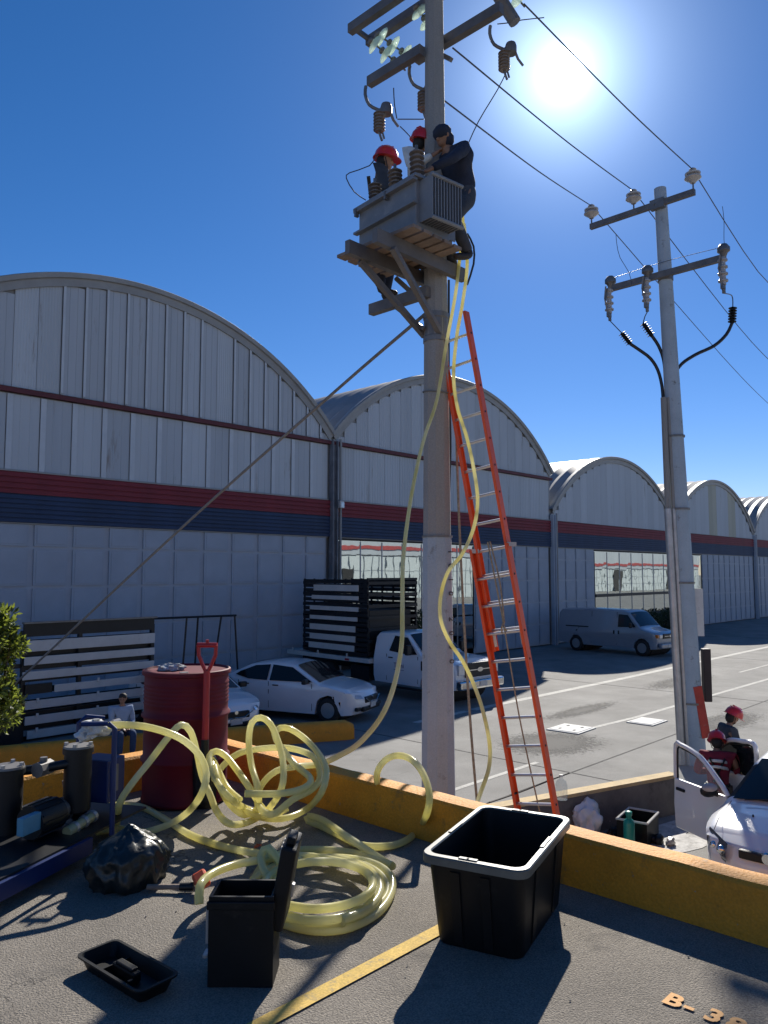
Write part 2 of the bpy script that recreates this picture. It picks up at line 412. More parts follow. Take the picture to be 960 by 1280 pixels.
def faded_patch(name, c, cx, cy, rx, ry, lo=.42):
    m = bpy.data.materials.new(name); m.use_nodes = True; nt = m.node_tree; n = nt.nodes; L = nt.links
    b = n['Principled BSDF']; b.inputs['Roughness'].default_value = .9; b.inputs['Base Color'].default_value = (*c, 1)
    g = n.new('ShaderNodeNewGeometry'); mp = n.new('ShaderNodeMapping'); mp.vector_type = 'POINT'
    mp.inputs['Location'].default_value = (-cx/rx, -cy/ry, 0); mp.inputs['Scale'].default_value = (1/rx, 1/ry, 0); L.new(g.outputs['Position'], mp.inputs['Vector'])
    le = n.new('ShaderNodeVectorMath'); le.operation = 'LENGTH'; L.new(mp.outputs[0], le.inputs[0])
    t = n.new('ShaderNodeTexNoise'); t.inputs['Scale'].default_value = 9; t.inputs['Detail'].default_value = 8; t.inputs['Roughness'].default_value = .75; L.new(g.outputs['Position'], t.inputs['Vector'])
    su = n.new('ShaderNodeMath'); su.operation = 'MULTIPLY_ADD'; su.inputs[1].default_value = -.45; L.new(le.outputs['Value'], su.inputs[0]); L.new(t.outputs['Fac'], su.inputs[2])
    r = n.new('ShaderNodeMapRange'); r.inputs[1].default_value = lo-.35; r.inputs[2].default_value = lo-.1; L.new(su.outputs[0], r.inputs[0])
    tr = n.new('ShaderNodeBsdfTransparent'); mx = n.new('ShaderNodeMixShader'); L.new(r.outputs[0], mx.inputs[0]); L.new(tr.outputs[0], mx.inputs[1]); L.new(b.outputs[0], mx.inputs[2])
    L.new(mx.outputs[0], n['Material Output'].inputs['Surface']); return m
def thin_glass(name, tint, mirror, wav=0.0):
    m = bpy.data.materials.new(name); m.use_nodes = True
    nt = m.node_tree; n = nt.nodes; L = nt.links
    n.remove(n['Principled BSDF'])
    gl = n.new('ShaderNodeBsdfGlossy'); gl.inputs['Roughness'].default_value = 0.01; gl.inputs['Color'].default_value = (*mirror, 1)
    tr = n.new('ShaderNodeBsdfTransparent'); tr.inputs['Color'].default_value = (*tint, 1)
    fr = n.new('ShaderNodeLayerWeight'); fr.inputs['Blend'].default_value = 0.35
    mx = n.new('ShaderNodeMixShader')
    if wav:
        g = n.new('ShaderNodeNewGeometry'); t = n.new('ShaderNodeTexNoise'); t.inputs['Scale'].default_value = 0.9
        L.new(g.outputs['Position'], t.inputs['Vector'])
        bp = n.new('ShaderNodeBump'); bp.inputs['Strength'].default_value = wav; bp.inputs['Distance'].default_value = 0.05
        L.new(t.outputs['Fac'], bp.inputs['Height']); L.new(bp.outputs[0], gl.inputs['Normal'])
        mx.inputs[0].default_value = 0.85
    else:
        L.new(fr.outputs['Fresnel'], mx.inputs[0])
    L.new(tr.outputs[0], mx.inputs[1]); L.new(gl.outputs[0], mx.inputs[2])
    L.new(mx.outputs[0], n['Material Output'].inputs['Surface'])
    return m
M_mirror = thin_glass('mirror_window_glass', (0.1, 0.12, 0.13), (0.62, 0.68, 0.68), 0.035)
M_clear = bpy.data.materials.new('clear_plastic'); M_clear.use_nodes = True
_n = M_clear.node_tree.nodes; _l = M_clear.node_tree.links; _n['Principled BSDF'].inputs['Base Color'].default_value = (.7, .74, .74, 1); _n['Principled BSDF'].inputs['Roughness'].default_value = .15
_t = _n.new('ShaderNodeBsdfTransparent'); _t.inputs['Color'].default_value = (.93, .95, .95, 1); _m = _n.new('ShaderNodeMixShader'); _m.inputs[0].default_value = .78
_l.new(_n['Principled BSDF'].outputs[0], _m.inputs[1]); _l.new(_t.outputs[0], _m.inputs[2]); _l.new(_m.outputs[0], _n['Material Output'].inputs['Surface'])
M_insul = mat('insulator_glass', (0.75, 0.88, 0.80), 0.08, 0.03, 8, coat=1.0, trans=0.25)
_n = M_insul.node_tree.nodes; _t = _n.new('ShaderNodeBsdfTranslucent'); _t.inputs['Color'].default_value = (.85, .95, .88, 1); _m = _n.new('ShaderNodeMixShader'); _m.inputs[0].default_value = .6
M_insul.node_tree.links.new(_n['Principled BSDF'].outputs[0], _m.inputs[1]); M_insul.node_tree.links.new(_t.outputs[0], _m.inputs[2]); M_insul.node_tree.links.new(_m.outputs[0], _n['Material Output'].inputs['Surface'])
# ------------------------------------------------------------------ ground, deck, markings
DZ = 2.26                                  # level of the raised parking deck
KX, KY = 3.50, 5.12                        # inner corner of its kerb wall
m = MB(); m.grid([[(x, y, 0) for x in (-900, -60, -20, 0, 20, 60, 150, 1200)] for y in (-900, -60, -20, 0, 20, 60, 1200)])
struct(m.build('ground', M_asphalt))
m = MB(); m.box((-28.2, -17.4, (DZ-0.004)/2+0.002), (63.7, 45.3, DZ-0.004))
struct(m.build('parking_deck', M_deck))
# line along the bay on the deck
m = MB(); m.grid([[(x, y, DZ+0.004) for x in (-4, 0, 1.5, 2.9, 3.46)] for y in (2.165, 2.235)])
struct(m.build('parking_line', M_yline))
def text_mesh(s, size, bold=0.0, ext=0.0):
    cu = bpy.data.curves.new('t', 'FONT'); cu.body = s; cu.size = size; cu.offset = bold; cu.extrude = ext
    cu.resolution_u = 3
    o = bpy.data.objects.new('t', cu); col.objects.link(o)
    me = evaluated(o); bpy.data.objects.remove(o); me.materials.clear(); return me
def text_obj(name, s, size, m, M, parent=None, bold=0.0, label=None):
    me = text_mesh(s, size, bold)
    me.transform(M); o = link(name, me, m, parent); return o
# stencilled bay number, letters read along -Y with their tops towards +X
Rt = Matrix(((0, 1, 0), (-1, 0, 0), (0, 0, 1))).to_4x4()
bx, by = 2.79, 1.268
for k, ch in enumerate('B-385'):
    M = Matrix.Translation((bx, by-0.0735*k, DZ+0.004)) @ Rt
    o = text_obj('painted_character', ch, 0.115, M_oline, M, bold=0.004); struct(o)
# lot markings
m = MB()
def strip(m, pts, w, z=0.004, rag=0.0):
    for a, b in zip(pts, pts[1:]):
        a = Vector((*a, z)); b = Vector((*b, z)); d = (b-a).normalized(); nn = Vector((-d.y, d.x, 0))*w/2
        m.poly((a-nn, b-nn, b+nn, a+nn))
strip(m, [(17.5, 13.15), (26, 13.05), (43, 13.1), (110, 13.2)], 0.26)
strip(m, [(16.9, 9.55), (19.6, 9.35), (29.5, 9.2), (110, 9.0)], 0.14)
strip(m, [(6.0, 8.62), (13.6, 8.62)], 0.11)
strip(m, [(15.0, 13.1), (17.2, 13.14)], 0.2)
strip(m, [(31, 10.6), (60, 10.5)], 0.1)
struct(m.build('lot_marking', M_white_line))
m = MB()
for x in (13.35, 24.5, 36, 48): m.box((x, 4, 0.003), (0.035, 24, 0.004))
m.box((40, 7.72, 0.0035), (60, 0.035, 0.004)); m.box((11.2, 7.72, 0.0035), (4.2, 0.03, 0.004))
struct(m.build('paving_joint', M_patch))
# worn dark patches round the covers and on the paving, fading out at their edges
for cx, cy, rx, ry in ((15.35, 9.35, 1.5, 1.15), (20.6, 7.4, 2.2, .8), (9.2, 10.6, 1.5, .8), (27, 11.2, 3.0, .8), (19.5, 10.9, 2.4, .5)):
    m = MB(); m.grid([[(cx-rx, cy-ry, 0.003), (cx+rx, cy-ry, 0.003)], [(cx-rx, cy+ry, 0.003), (cx+rx, cy+ry, 0.003)]])
    struct(m.build('asphalt_patch', faded_patch('worn_patch', (.075, .073, .07), cx, cy, rx, ry, .42 if rx < 2 else .48)))
def cover(cx, cy, w, l, rz, label, slots):
    t = thing('inspection_cover', label, 'manhole cover', (cx, cy, 0.005), rz, 'pale inspection covers in the lot')
    MB().box((0, 0, 0.01), (l, w, 0.02), bev=0.004).build('frame', M_cover, t)
    m = MB(); m.box((0, 0, 0.024), (l-0.12, w-0.12, 0.012), bev=0.003); m.build('plate', M_cover, t)
    if slots:
        for a in (-1, 1):
            for b in (-1, 1): MB().box((a*l*0.22, b*w*0.22, 0.032), (0.1, 0.05, 0.006)).build('lifting_slot', M_patch, t)
cover(17.0, 9.8, 0.85, 0.95, 0.05, 'pale square inspection cover with four slots, nearer the orange ladder', True)
cover(19.15, 8.86, 0.7, 0.9, 0.0, 'plain pale inspection cover beside the white line, nearer the far pole', False)

# ------------------------------------------------------------------ kerb wall of the deck
t = thing('kerb_wall', 'yellow painted low kerb wall along the deck edge in the foreground', 'low wall', (KX, KY, DZ))
def kerb_seg(name, p0, p1, nrm_):
    # cross-section with softened top, run in short chipped segments
    p0 = Vector(p0); p1 = Vector(p1); nn = Vector(nrm_); L = (p1-p0).length; k = int(L/0.08)
    prof = [(-0.02, 0), (-0.003, 0.222), (0.012, 0.238), (0.075, 0.244), (0.14, 0.238), (0.155, 0.222), (0.16, -DZ+0.1)]
    rows = []
    for i in range(k+1):
        c = p0.lerp(p1, i/k); w = 0.004*mnoise(Vector((i*0.35, L, 0))); row = []
        for j, (a, z) in enumerate(prof):
            h = w if 0 < j < 6 else 0
            row.append(c + nn*(a + 0.5*h) + Vector((0, 0, z+h)))
        rows.append(row)
    m = MB(); m.grid(rows); m.poly(rows[0]); m.poly(rows[-1][::-1])
    return m.build(name, M_yellow, t, smooth=True, angle=35)
kerb_seg('long_side', (0, 0.155, 0), (0, -11, 0), (1, 0, 0))
kerb_seg('short_side', (0.003, 0, 0), (-11, 0, 0), (0, 1, 0))

# rounded yellow barrier far behind on the lower level
t = thing('lot_barrier', 'long rounded yellow barrier in front of the parked cars on the lower lot', 'low wall', (8.43, 15.17, 0))
bp = [Vector((-0.5, 18.9, 0)), Vector((4.4, 16.62, 0)), Vector((6.0, 16.02, 0)), Vector((8.43, 15.17, 0)), Vector((10.5, 14.1, 0)), Vector((12.5, 13.06, 0)), Vector((12.66, 12.98, 0))]
prof = [(-0.19, 0), (-0.19, 0.28), (-0.15, 0.37), (-0.07, 0.41), (0.07, 0.41), (0.15, 0.37), (0.19, 0.28), (0.19, 0)]
rows = []
for i, p in enumerate(bp):
    d = (bp[min(i+1, len(bp)-1)]-bp[max(i-1, 0)]).normalized(); nn = Vector((-d.y, d.x, 0)); s = 1 if i < len(bp)-1 else 0.8
    rows.append([p - Vector((8.43, 15.17, 0)) + nn*a*s + Vector((0, 0, z*s)) for a, z in prof])
m = MB(); m.grid(rows); m.poly(rows[0]); m.poly(rows[-1][::-1]); m.build('barrier_body', M_yellow, t, smooth=True, angle=50)

# low wall behind the ladder on the lower level
t = thing('yard_wall', 'low grey wall with a sandy yellow top between the ladder and the open car', 'low wall', (0, 0, 0))
a = Vector((6.3, 7.1, 0)); b = Vector((12.3, 5.2, 0)); d = (b-a).normalized(); nn = Vector((d.y, -d.x, 0))
m = MB(); m.prism([a, b, b-nn*0.18, a-nn*0.18], (0, 0, 0.56)); m.build('wall_body', M_kerbgrey, t)
m = MB(); m.prism([a+nn*0.012, b+nn*0.012+d*0.01, b-nn*0.192+d*0.01, a-nn*0.192], (0, 0, 0.05))
o = m.build('wall_top', M_kerbtop, t); o.location.z = 0.56

# ------------------------------------------------------------------ the vaulted halls
YF = 21.8; HW = 16.0; HX = 4.1; RISE = 3.6
RR = (64+RISE*RISE)/(2*RISE)
def arch(x, rise=RISE, hw=8.0):
    R = (hw*hw+rise*rise)/(2*rise); dx = min(abs(x-hw), hw)
    return math.sqrt(R*R-dx*dx)-(R-rise)
def sheet_panel(x0, x1, z0, ztop, kind, gap=0.05):
    """one cladding sheet; ztop a function; kind: rib, flat, fine"""
    m = MB()
    if kind == 'rib': xs = [(0, -.035), (.06, -.035), (.09, 0), (.32, 0), (.33, -.012), (.36, -.012), (.37, 0), (.68, 0), (.69, -.012), (.72, -.012), (.73, 0), (1, 0)]
    elif kind == 'fine': xs = [(i/12, -0.014 if i % 2 else 0) for i in range(13)]
    elif kind == 'strip': xs = [(0, -.02), (.18, -.02), (.2, 0), (.4, 0), (.41, -.01), (.45, -.01), (.46, 0), (.7, 0), (.71, -.01), (.75, -.01), (.76, 0), (1, 0)]
    else: xs = [(i/16, -0.010 if i % 2 else 0) for i in range(17)]
    w = x1-x0-0.012
    zt = [ztop(x0+w*a) for a, _ in xs]
    if kind in ('rib', 'fine') and gap:
        zz = min(zt[0], zt[-1]) + (max(zt)-min(zt))*0.35
        zt = [min(z, zz) if z > zz else z for z in zt]
    lo = [(w*a, y, z0) for a, y in xs]; hi = [(w*a, y, z) for (a, y), z in zip(xs, zt)]
    if min(zt) < z0+0.02: hi = [(p[0], p[1], max(p[2], z0+0.02)) for p in hi]
    m.grid([lo, hi])
    return m.mesh('sheet')
# meshes shared by all halls
def fascia(z0, z1, n, amp=0.035):
    m = MB(); rows = []
    for k in range(n+1):
        za = z0+(z1-z0)*k/n
        rows.append([(x, -0.06-amp, za+0.0) for x in (0.0, HW-0.0)])
        if k < n:
            zb = z0+(z1-z0)*(k+0.72)/n
            rows.append([(x, -0.06-amp*0.9, zb) for x in (0.0, HW)])
            rows.append([(x, -0.06, zb+(z1-z0)*0.06/n) for x in (0.0, HW)])
            rows.append([(x, -0.06, z0+(z1-z0)*(k+0.95)/n) for x in (0.0, HW)])
    m.grid(rows); return m.mesh('fascia')
def roof_mesh(depth=42.0, pitch=0.8):
    m = MB(); ny = int(depth/(pitch/4)); rows = []
    for j in range(ny+1):
        y = -0.12 + depth*j/ny; off = 0.10 if j % 4 in (0,) else (0.03 if j % 4 in (1, 3) else -0.03)
        row = []
        for i in range(29):
            x = HW*i/28; th = math.asin((x-8)/RR); z = arch(x)
            row.append((x+math.sin(th)*(0.06+off), y, z+math.cos(th)*(0.06+off)))
        rows.append(row)
    m.grid(rows); return m.mesh('roof', smooth=True, angle=25)
def arch_trim_mesh():
    m = MB(); rows = []
    for i in range(41):
        x = HW*i/40; th = math.asin((x-8)/RR); z = arch(x); s, c = math.sin(th), math.cos(th)
        rows.append([(x+s*o, y, z+c*o) for o, y in ((-0.24, -0.02), (-0.24, -0.07), (-0.02, -0.09), (0.0, -0.17), (0.13, -0.19), (0.15, -0.16), (0.13, 0.1))])
    m.grid(rows); return m.mesh('arch_trim', smooth=True, angle=30)
ROOF = roof_mesh(); ATRIM = arch_trim_mesh(); RED = fascia(0, 0.62, 4); BLUE = fascia(0, 0.78, 6)
dm = {}
def door_mesh(w, h):
    k = (round(w, 2), round(h, 2))
    if k not in dm:
        m = MB(); m.box((w/2, -0.02, h/2), (w-0.17, 0.04, h-0.075)); m.box((w/2, -0.045, h/2), (w-0.30, 0.012, h-0.20), bev=0.003)
        dm[k] = m.mesh('door_panel')
    return dm[k]
ROWS = [0.06, 1.13, 2.26, 3.4, 4.5, 5.17]
VAR = {}
def vary(m, k):
    """sheets of one wall differ a little in tone and weathering"""
    q = (k*7919) % 4
    if q == 0: return m
    key = (m.name, q)
    if key not in VAR:
        c = {'grey_cladding': (.455, .485, .51), 'pale_cladding': (.48, .51, .53), 'beige_sheet': (.40, .385, .30)}[m.name.split('.')[0]]
        f = (1, .97, 1.03, .94)[q]
        VAR[key] = mat(m.name+('_b', '_b', '_c', '_d')[q], tuple(a*f for a in c), .5, .05, .8, streak=True, spots=.10 if q == 3 else .03, spotc=(.27, .24, .21), spscale=2.5)
    return VAR[key]
def hall(i, tall, label, openings):
    X0 = HX+HW*i; zs = 9.1 if tall else 7.12
    t = thing('vaulted_hall', label, 'warehouse', (X0, YF, 0), 0, 'vaulted warehouses in a row')
    link('roof', ROOF, M_roof, t, (0, 0, zs)); link('arch_trim', ATRIM, M_trim, t, (0, 0, zs))
    # body wall behind the sheets
    m = MB(); pts = [(0.02, 0.05, 5.2), (HW-0.02, 0.05, 5.2)] + [(HW*(1-k/24), 0.05, zs+arch(HW*(1-k/24))-0.02) for k in range(25)]
    m.prism(pts, (0, 0.1, 0))
    m.prism([(0.05, 0.15, 0), (0.05, 41.5, 0), (0.05, 41.5, zs), (0.05, 0.15, zs)], (0.15, 0, 0))
    m.prism([(HW-0.2, 0.15, 0), (HW-0.2, 41.5, 0), (HW-0.2, 41.5, zs), (HW-0.2, 0.15, zs)], (0.15, 0, 0))
    m.prism([(0.2, 41.3, 0), (HW-.2, 41.3, 0)] + [(HW-.2-(HW-.4)*k/12, 41.3, zs+arch(HW-.2-(HW-.4)*k/12)-.05) for k in range(13)], (0, .1, 0))
    m.build('wall', M_dark if False else M_trim, t)
    # gable sheets
    n = 24 if tall else 20
    zb = 8.93 if tall else 6.62
    for k in range(n):
        x0 = HW*k/n; x1 = HW*(k+1)/n
        wide = False
        kind = 'rib' if i == 0 else 'fine'; mm = M_sheet
        if i == 0 and k in (6, 7, 16): kind = 'flat'; mm = M_sheet2
        if i == 3 and k in (8, 9, 13, 14): mm = M_sheet3; kind = 'flat'
        f = lambda x: zs+arch(x)-0.20
        if max(f(x0), f(x1)) < zb+0.1: continue
        me = sheet_panel(x0, x1, zb, f, kind); link('gable_sheet', me, vary(mm, k+i*7), t, (x0+0.006, 0.0, 0))
        if i == 0 and kind == 'rib' and f(x0+.04)-zb > .25: MB().box((x0+.045, -.045, (zb+f(x0+.04))/2), (.07, .03, f(x0+.04)-zb-.06)).build('seam', M_seam, t)
    if tall:
        if i == 0:
            sm = MB().box((.09, -.045, 7.66), (.15, .02, 2.1)).mesh('seam')
            for k in range(17): link('seam', sm, M_seam, t, (0.22+HW/17.5*k, 0, 0))
        me = sheet_panel(0, HW/17.5, 6.6, lambda x: 8.72, 'strip' if i == 0 else 'fine', 0)
        xs = 0.25
        w = HW/17.5
        for k in range(17): link('wall_sheet', me.copy(), vary(M_sheet if k % 2 else M_sheet2, k*3+i), t, (0.22+w*k+0.006, -0.02, 0))
        m = MB(); m.box((HW/2, -0.06, 8.82), (HW, 0.16, 0.13)); m.build('rail', M_rail, t)
        m = MB(); m.box((HW/2, -0.05, 6.60), (HW-.5, 0.1, 0.05)); m.build('ledge', M_trim, t)
    link('red_fascia', RED, M_red, t, (0, 0, 5.97)); link('blue_fascia', BLUE, M_blue, t, (0, 0, 5.185))
    m = MB(); m.box((HW/2, 0.0, 5.16), (HW-.5, 0.12, 0.03)); m.build('fascia_edge', M_trim, t)
    # doors
    nc = 14; cw = (HW-0.5)/nc
    for k in range(nc):
        x0 = 0.25+cw*k; x1 = x0+cw
        op = next((o for o in openings if o[0]-0.1 <= (x0+x1)/2 <= o[1]+0.1), None)
        zmin = 0.0
        if op is not None: continue
        for a, b in zip(ROWS, ROWS[1:]): link('door_panel', door_mesh(cw, b-a), M_door, t, (x0, 0.02, a))
    # stile frame of the doors, in runs between the openings
    edges = [0.25]+[v for o in openings for v in o[:2]]+[HW-0.25]
    for a, b in zip(edges[::2], edges[1::2]):
        if b-a < 0.2: continue
        m = MB(); m.box(((a+b)/2, 0.06, 2.6), (b-a, 0.06, 5.1)); m.build('door_frame', M_doorst, t)
    for (a, b, z0, z1, panes, sill) in openings:
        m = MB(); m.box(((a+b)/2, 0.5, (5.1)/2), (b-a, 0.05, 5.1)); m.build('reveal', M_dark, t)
        if sill: m = MB(); m.box(((a+b)/2, 0.06, z0/2), (b-a, 0.14, z0)); m.build('sill_wall', M_kerbgrey, t)
        w = m_ = None
        wf = MB(); wf.box(((a+b)/2, 0.05, z1+0.03), (b-a, 0.09, 0.06)); wf.box(((a+b)/2, 0.05, z0+0.03), (b-a, 0.09, 0.06))
        for x in (a+0.03, b-0.03): wf.box((x, 0.05, (z0+z1)/2), (0.06, 0.088, z1-z0-0.13))
        fr = wf.build('window', M_blacks, t)
        ed = [a+(b-a)*q/panes for q in range(panes+1)]
        for q in range(panes):
            zr = [z0, z1] if z0 > 0.5 and not sill else [z0, z0+(z1-z0)*0.32, z1]
            for u, v in zip(zr, zr[1:]):
                tl = 0.006*mnoise(Vector((q*3.1+i, u, 2)))
                m = MB(); m.grid([[(ed[q]+0.012, 0.03+tl, u+0.03), (ed[q+1]-0.012, 0.03-tl, u+0.03)], [(ed[q]+0.012, 0.03-tl, v-0.03), (ed[q+1]-0.012, 0.03+tl*.5, v-0.03)]])
                m.build('pane', M_mirror, fr)
        if z0 > 0.5 or sill:
            m = MB(); m.box(((a+b)/2, 0.0, z0+(z1-z0)*0.32 if sill else z0), (b-a-.12, 0.1, 0.17)); m.build('transom', M_blacks, fr)
        for q in range(1, panes):
            m = MB(); m.box((ed[q], 0.03, (z0+z1)/2), (0.035, 0.05, z1-z0-.14)); m.build('mullion', M_galv, fr)
    # steel column at the left edge
    m = MB()
    topz = 8.9 if tall else 6.9
    for dx in (-0.12, 0.12): m.box((dx, -0.13, topz/2), (0.05, 0.22, topz))
    m.box((0, -0.10, topz/2), (0.2, 0.05, topz)); m.build('column', M_post if i < 2 else M_doorst, t)
    m = MB(); m.cyl((0.33, -0.16, topz+0.1), (0.33, -0.16, 0.1), 0.05, seg=8); m.build('downpipe', M_trim, t)
    return t
hall(0, True, 'biggest nearest vaulted hall with grey sheets above a closed panelled door, at the left', [])
hall(1, True, 'tall vaulted hall behind the concrete pole and the orange ladder, second from the left', [(0.36, 9.1, 0.3, 5.10, 7, False)])
hall(2, False, 'lower vaulted hall behind the silver van with a wide mirrored window', [(4.68, 15.75, 1.25, 5.08, 7, True)])
hall(3, False, 'lower vaulted hall with two beige sheets in its gable, right of the far pole', [(0.25, 4.68, 1.25, 5.08, 3, True)])
hall(4, False, 'farthest vaulted hall cut off by the right edge of the photo', [])
# small floodlight on the column between the first two halls
t = thing('wall_lamp', 'small grey lamp fixed to the column between the two tall halls', 'lamp', (20.28, 21.45, 6.42))
MB().box((0, 0, 0), (0.22, 0.16, 0.3), bev=0.03).build('housing', M_porc, t); MB().box((0, 0.12, 0.05), (0.06, 0.16, 0.06)).build('bracket', M_galv, t)
MB().box((0, -.09, -0.02), (0.16, 0.02, 0.2)).build('lens', M_lamp, t)
# hedge under the mirrored window
random.seed(5)
# row of halls opposite, seen in the mirrored glass
MDO = mat('opposite_door', (0.62, 0.66, 0.64), 0.6, 0.05); MOR = mat('opposite_red', (0.42, 0.04, 0.04))
def opposite(x0, x1, ht, zr, zd, label):
    t = thing('opposite_hall', label, 'warehouse', ((x0+x1)/2, -30, 0), 0, 'warehouses across the yard'); W = x1-x0
    MB().box((0, -10, ht/2), (W, 20, ht)).build('wall', M_sheet2, t)
    MB().box((0, 0.05, zr), (W-.1, 0.1, 0.5)).build('red_stripe', MOR, t)
    MB().box((0, 0.03, zd+.1), (W-.2, 0.1, 0.10)).build('eave_line', M_blacks, t)
    h = zd/3; dp = MB().box((0, 0, 0), (1.3, 0.06, h-.08)).mesh('p')
    for k in range(int(W/1.5)-1):
        for q in range(3): link('door_panel', dp, MDO, t, (-W/2+1+k*1.5, 0.06, h*(q+.5)))
    for k in range(3): MB().box((-W/2+9.3+k*W/3.1, 0.1, 2.2), (2.4, 0.2, 4.4)).build('doorway', M_dark, t)
opposite(-30, 112, 9.6, 7.25, 6.1, 'taller pale warehouse across the yard, mirrored in the nearer window glass')
opposite(113, 190, 8.2, 5.55, 4.5, 'lower pale warehouse across the yard, mirrored in the farther window glass')
# ------------------------------------------------------------------ vehicles
class Shape:
    """car body from a side outline: x forward, t = -1..1 across, z up"""
    def __init__(s, W, belt, tumble, xf, xr, nose=0.2, tail=0.12, low=0.0, crown=0.04, plan=0.8):
        s.W, s.belt, s.tumble, s.xf, s.xr, s.nose, s.tail, s.low, s.crown, s.plan = W, belt, tumble, xf, xr, nose, tail, low, crown, plan
    def hw(s, x, z):
        w = s.W
        a = max(0, (x-(s.xf-s.plan))/s.plan); b = max(0, ((s.xr+s.plan)-x)/s.plan)
        w *= 1 - s.nose*a*a*min(a, 1) - s.tail*b*b
        if z > s.belt: w -= s.tumble*(z-s.belt)
        else: w -= 0.05*((s.belt-z)/s.belt)**2 + (0.02 if abs(z-s.belt*0.72) < 0.05 else 0)
        return w
    def P(s, x, t, z, off=0.0):
        top = 0.0
        return Vector((x, t*(s.hw(x, z)), z))
    def side(s, pts, sg, off=0.008):
        return [Vector((x, sg*(s.hw(x, z)+off), z)) for x, z in pts]
def body(sh, outline, name, m, parent, dx=0.14, dz=0.14, cuts=None, cutters=None, dark=None):
    b = MB(); vs = [(x, -1, z) for x, z in outline]
    b.prism(vs, (0, 2, 0)); bm = b.bm
    bmesh.ops.triangulate(bm, faces=[f for f in bm.faces if len(f.verts) > 4])
    def bis(co, no): bmesh.ops.bisect_plane(bm, geom=bm.verts[:]+bm.edges[:]+bm.faces[:], plane_co=co, plane_no=no, dist=1e-5)
    xs = [p[0] for p in outline]; zs = [p[1] for p in outline]
    x = min(xs)+dx
    while x < max(xs)-0.02: bis((x, 0, 0), (1, 0, 0)); x += dx
    z = min(zs)+dz
    while z < max(zs)-0.02: bis((0, 0, z), (0, 0, 1)); z += dz
    for t in (-.96, -.88, -.7, -.4, 0, .4, .7, .88, .96): bis((0, t, 0), (0, 1, 0))
    zmax = max(zs)
    for v in bm.verts:
        x, t, z = v.co
        k = abs(t)
        drop = 0.0
        if z > sh.belt*0.8: drop = sh.crown*(k**2) + 0.035*max(0, (k-0.85)/0.15)**2
        xx = x
        if x > sh.xf-0.5: xx = x - sh.nose*0.7*(k**2.5)*max(0, (x-(sh.xf-0.5))/0.5)
        if x < sh.xr+0.3: xx = x + sh.tail*0.5*(k**2.5)*max(0, ((sh.xr+0.3)-x)/0.3)
        v.co = Vector((xx, t*sh.hw(x, z), z-drop))
    o = b.build(name, m, parent, smooth=True, angle=32)
    if cutters:
        for c in cutters:
            md = o.modifiers.new('b', 'BOOLEAN'); md.operation = 'DIFFERENCE'; md.solver = 'EXACT'; md.object = c
        me = evaluated(o); o.modifiers.clear(); o.data = me
        for c in cutters: bpy.data.objects.remove(c)
        if dark:
            me.materials.append(M_dark)
            for p in me.polygons:
                if dark(p.center, p.normal): p.material_index = len(me.materials)-1
        me.set_sharp_from_angle(angle=rad(32))
    return o
def patch(sh, x0, z0, x1, z1, t0, t1, m, name, parent, off=0.012, nx=4, nt=8, taper=0.0):
    rows = []
    d = Vector((x1-x0, 0, z1-z0)).normalized(); n = Vector((-d.z, 0, d.x))
    if n.z < 0: n = -n
    for i in range(nx+1):
        a = i/nx; x = x0+(x1-x0)*a; z = z0+(z1-z0)*a; row = []
        for j in range(nt+1):
            t = t0+(t1-t0)*j/nt; tt = t*(1-taper*a); k = abs(tt)
            drop = sh.crown*(k**2) if z > sh.belt*0.8 else 0
            row.append(Vector((x, tt*sh.hw(x, z), z-drop)) + n*off)
        rows.append(row)
    b = MB(); b.grid(rows); return b.build(name, m, parent, smooth=True)
def wheel(parent, x, y, r, w, rimm=None, spokes=8, name='wheel'):
    """axle along Y; outer face towards sign(y)"""
    s = 1 if y > 0 else -1
    b = MB(); b.lathe([(r*.6, 0.0), (r*.62, -w/2), (r*.9, -w/2), (r*.98, -w*.38), (r, -w*.2), (r, w*.2), (r*.98, w*.38), (r*.9, w/2), (r*.62, w/2), (r*.6, 0.0)], axis='Y', seg=28)
    tw = b.build(name, M_rubber, parent, smooth=True, angle=50); tw.location = (x, y, r)
    b = MB(); f = s*w*0.40
    b.lathe([(r*.64, f+0.012*s), (r*.60, f+.004*s), (r*.57, f-s*0.03), (r*.2, f-s*0.02), (0.0001, f-s*0.02)], axis='Y', seg=28)
    if True:
        for v in b.bm.verts: pass
    rm = b.build('rim', rimm or M_rim, tw, smooth=True, angle=40)
    b = MB()
    for k in range(spokes):
        a = 2*PI*k/spokes; c, q = math.cos(a), math.sin(a)
        b.bar((c*r*.16, s*w*.38, q*r*.16), (c*r*.6, s*w*.42, q*r*.6), r*.13, 0.02, up=(0, 1, 0))
    b.lathe([(r*.16, s*w*.36), (r*.15, s*w*.46), (0.0001, s*w*.47)], axis='Y', seg=14)
    b.build('spokes', rimm or M_rim, tw, smooth=True)
    return tw
def arch_pts(cx, r, z0, n=9):            # from front to rear or reverse, over the wheel
    a0 = math.asin(min(1, (z0-0.31)/r)) if False else 0
    return [(cx+r*math.cos(PI*k/n), 0.31+r*math.sin(PI*k/n)) for k in range(n+1)]
def liner(parent, x, r, W, zc=0.31):
    b = MB(); b.cyl((x, -W+0.24, zc), (x, W-0.24, zc), r-0.01, seg=20); b.build('wheel_well', M_dark, parent)

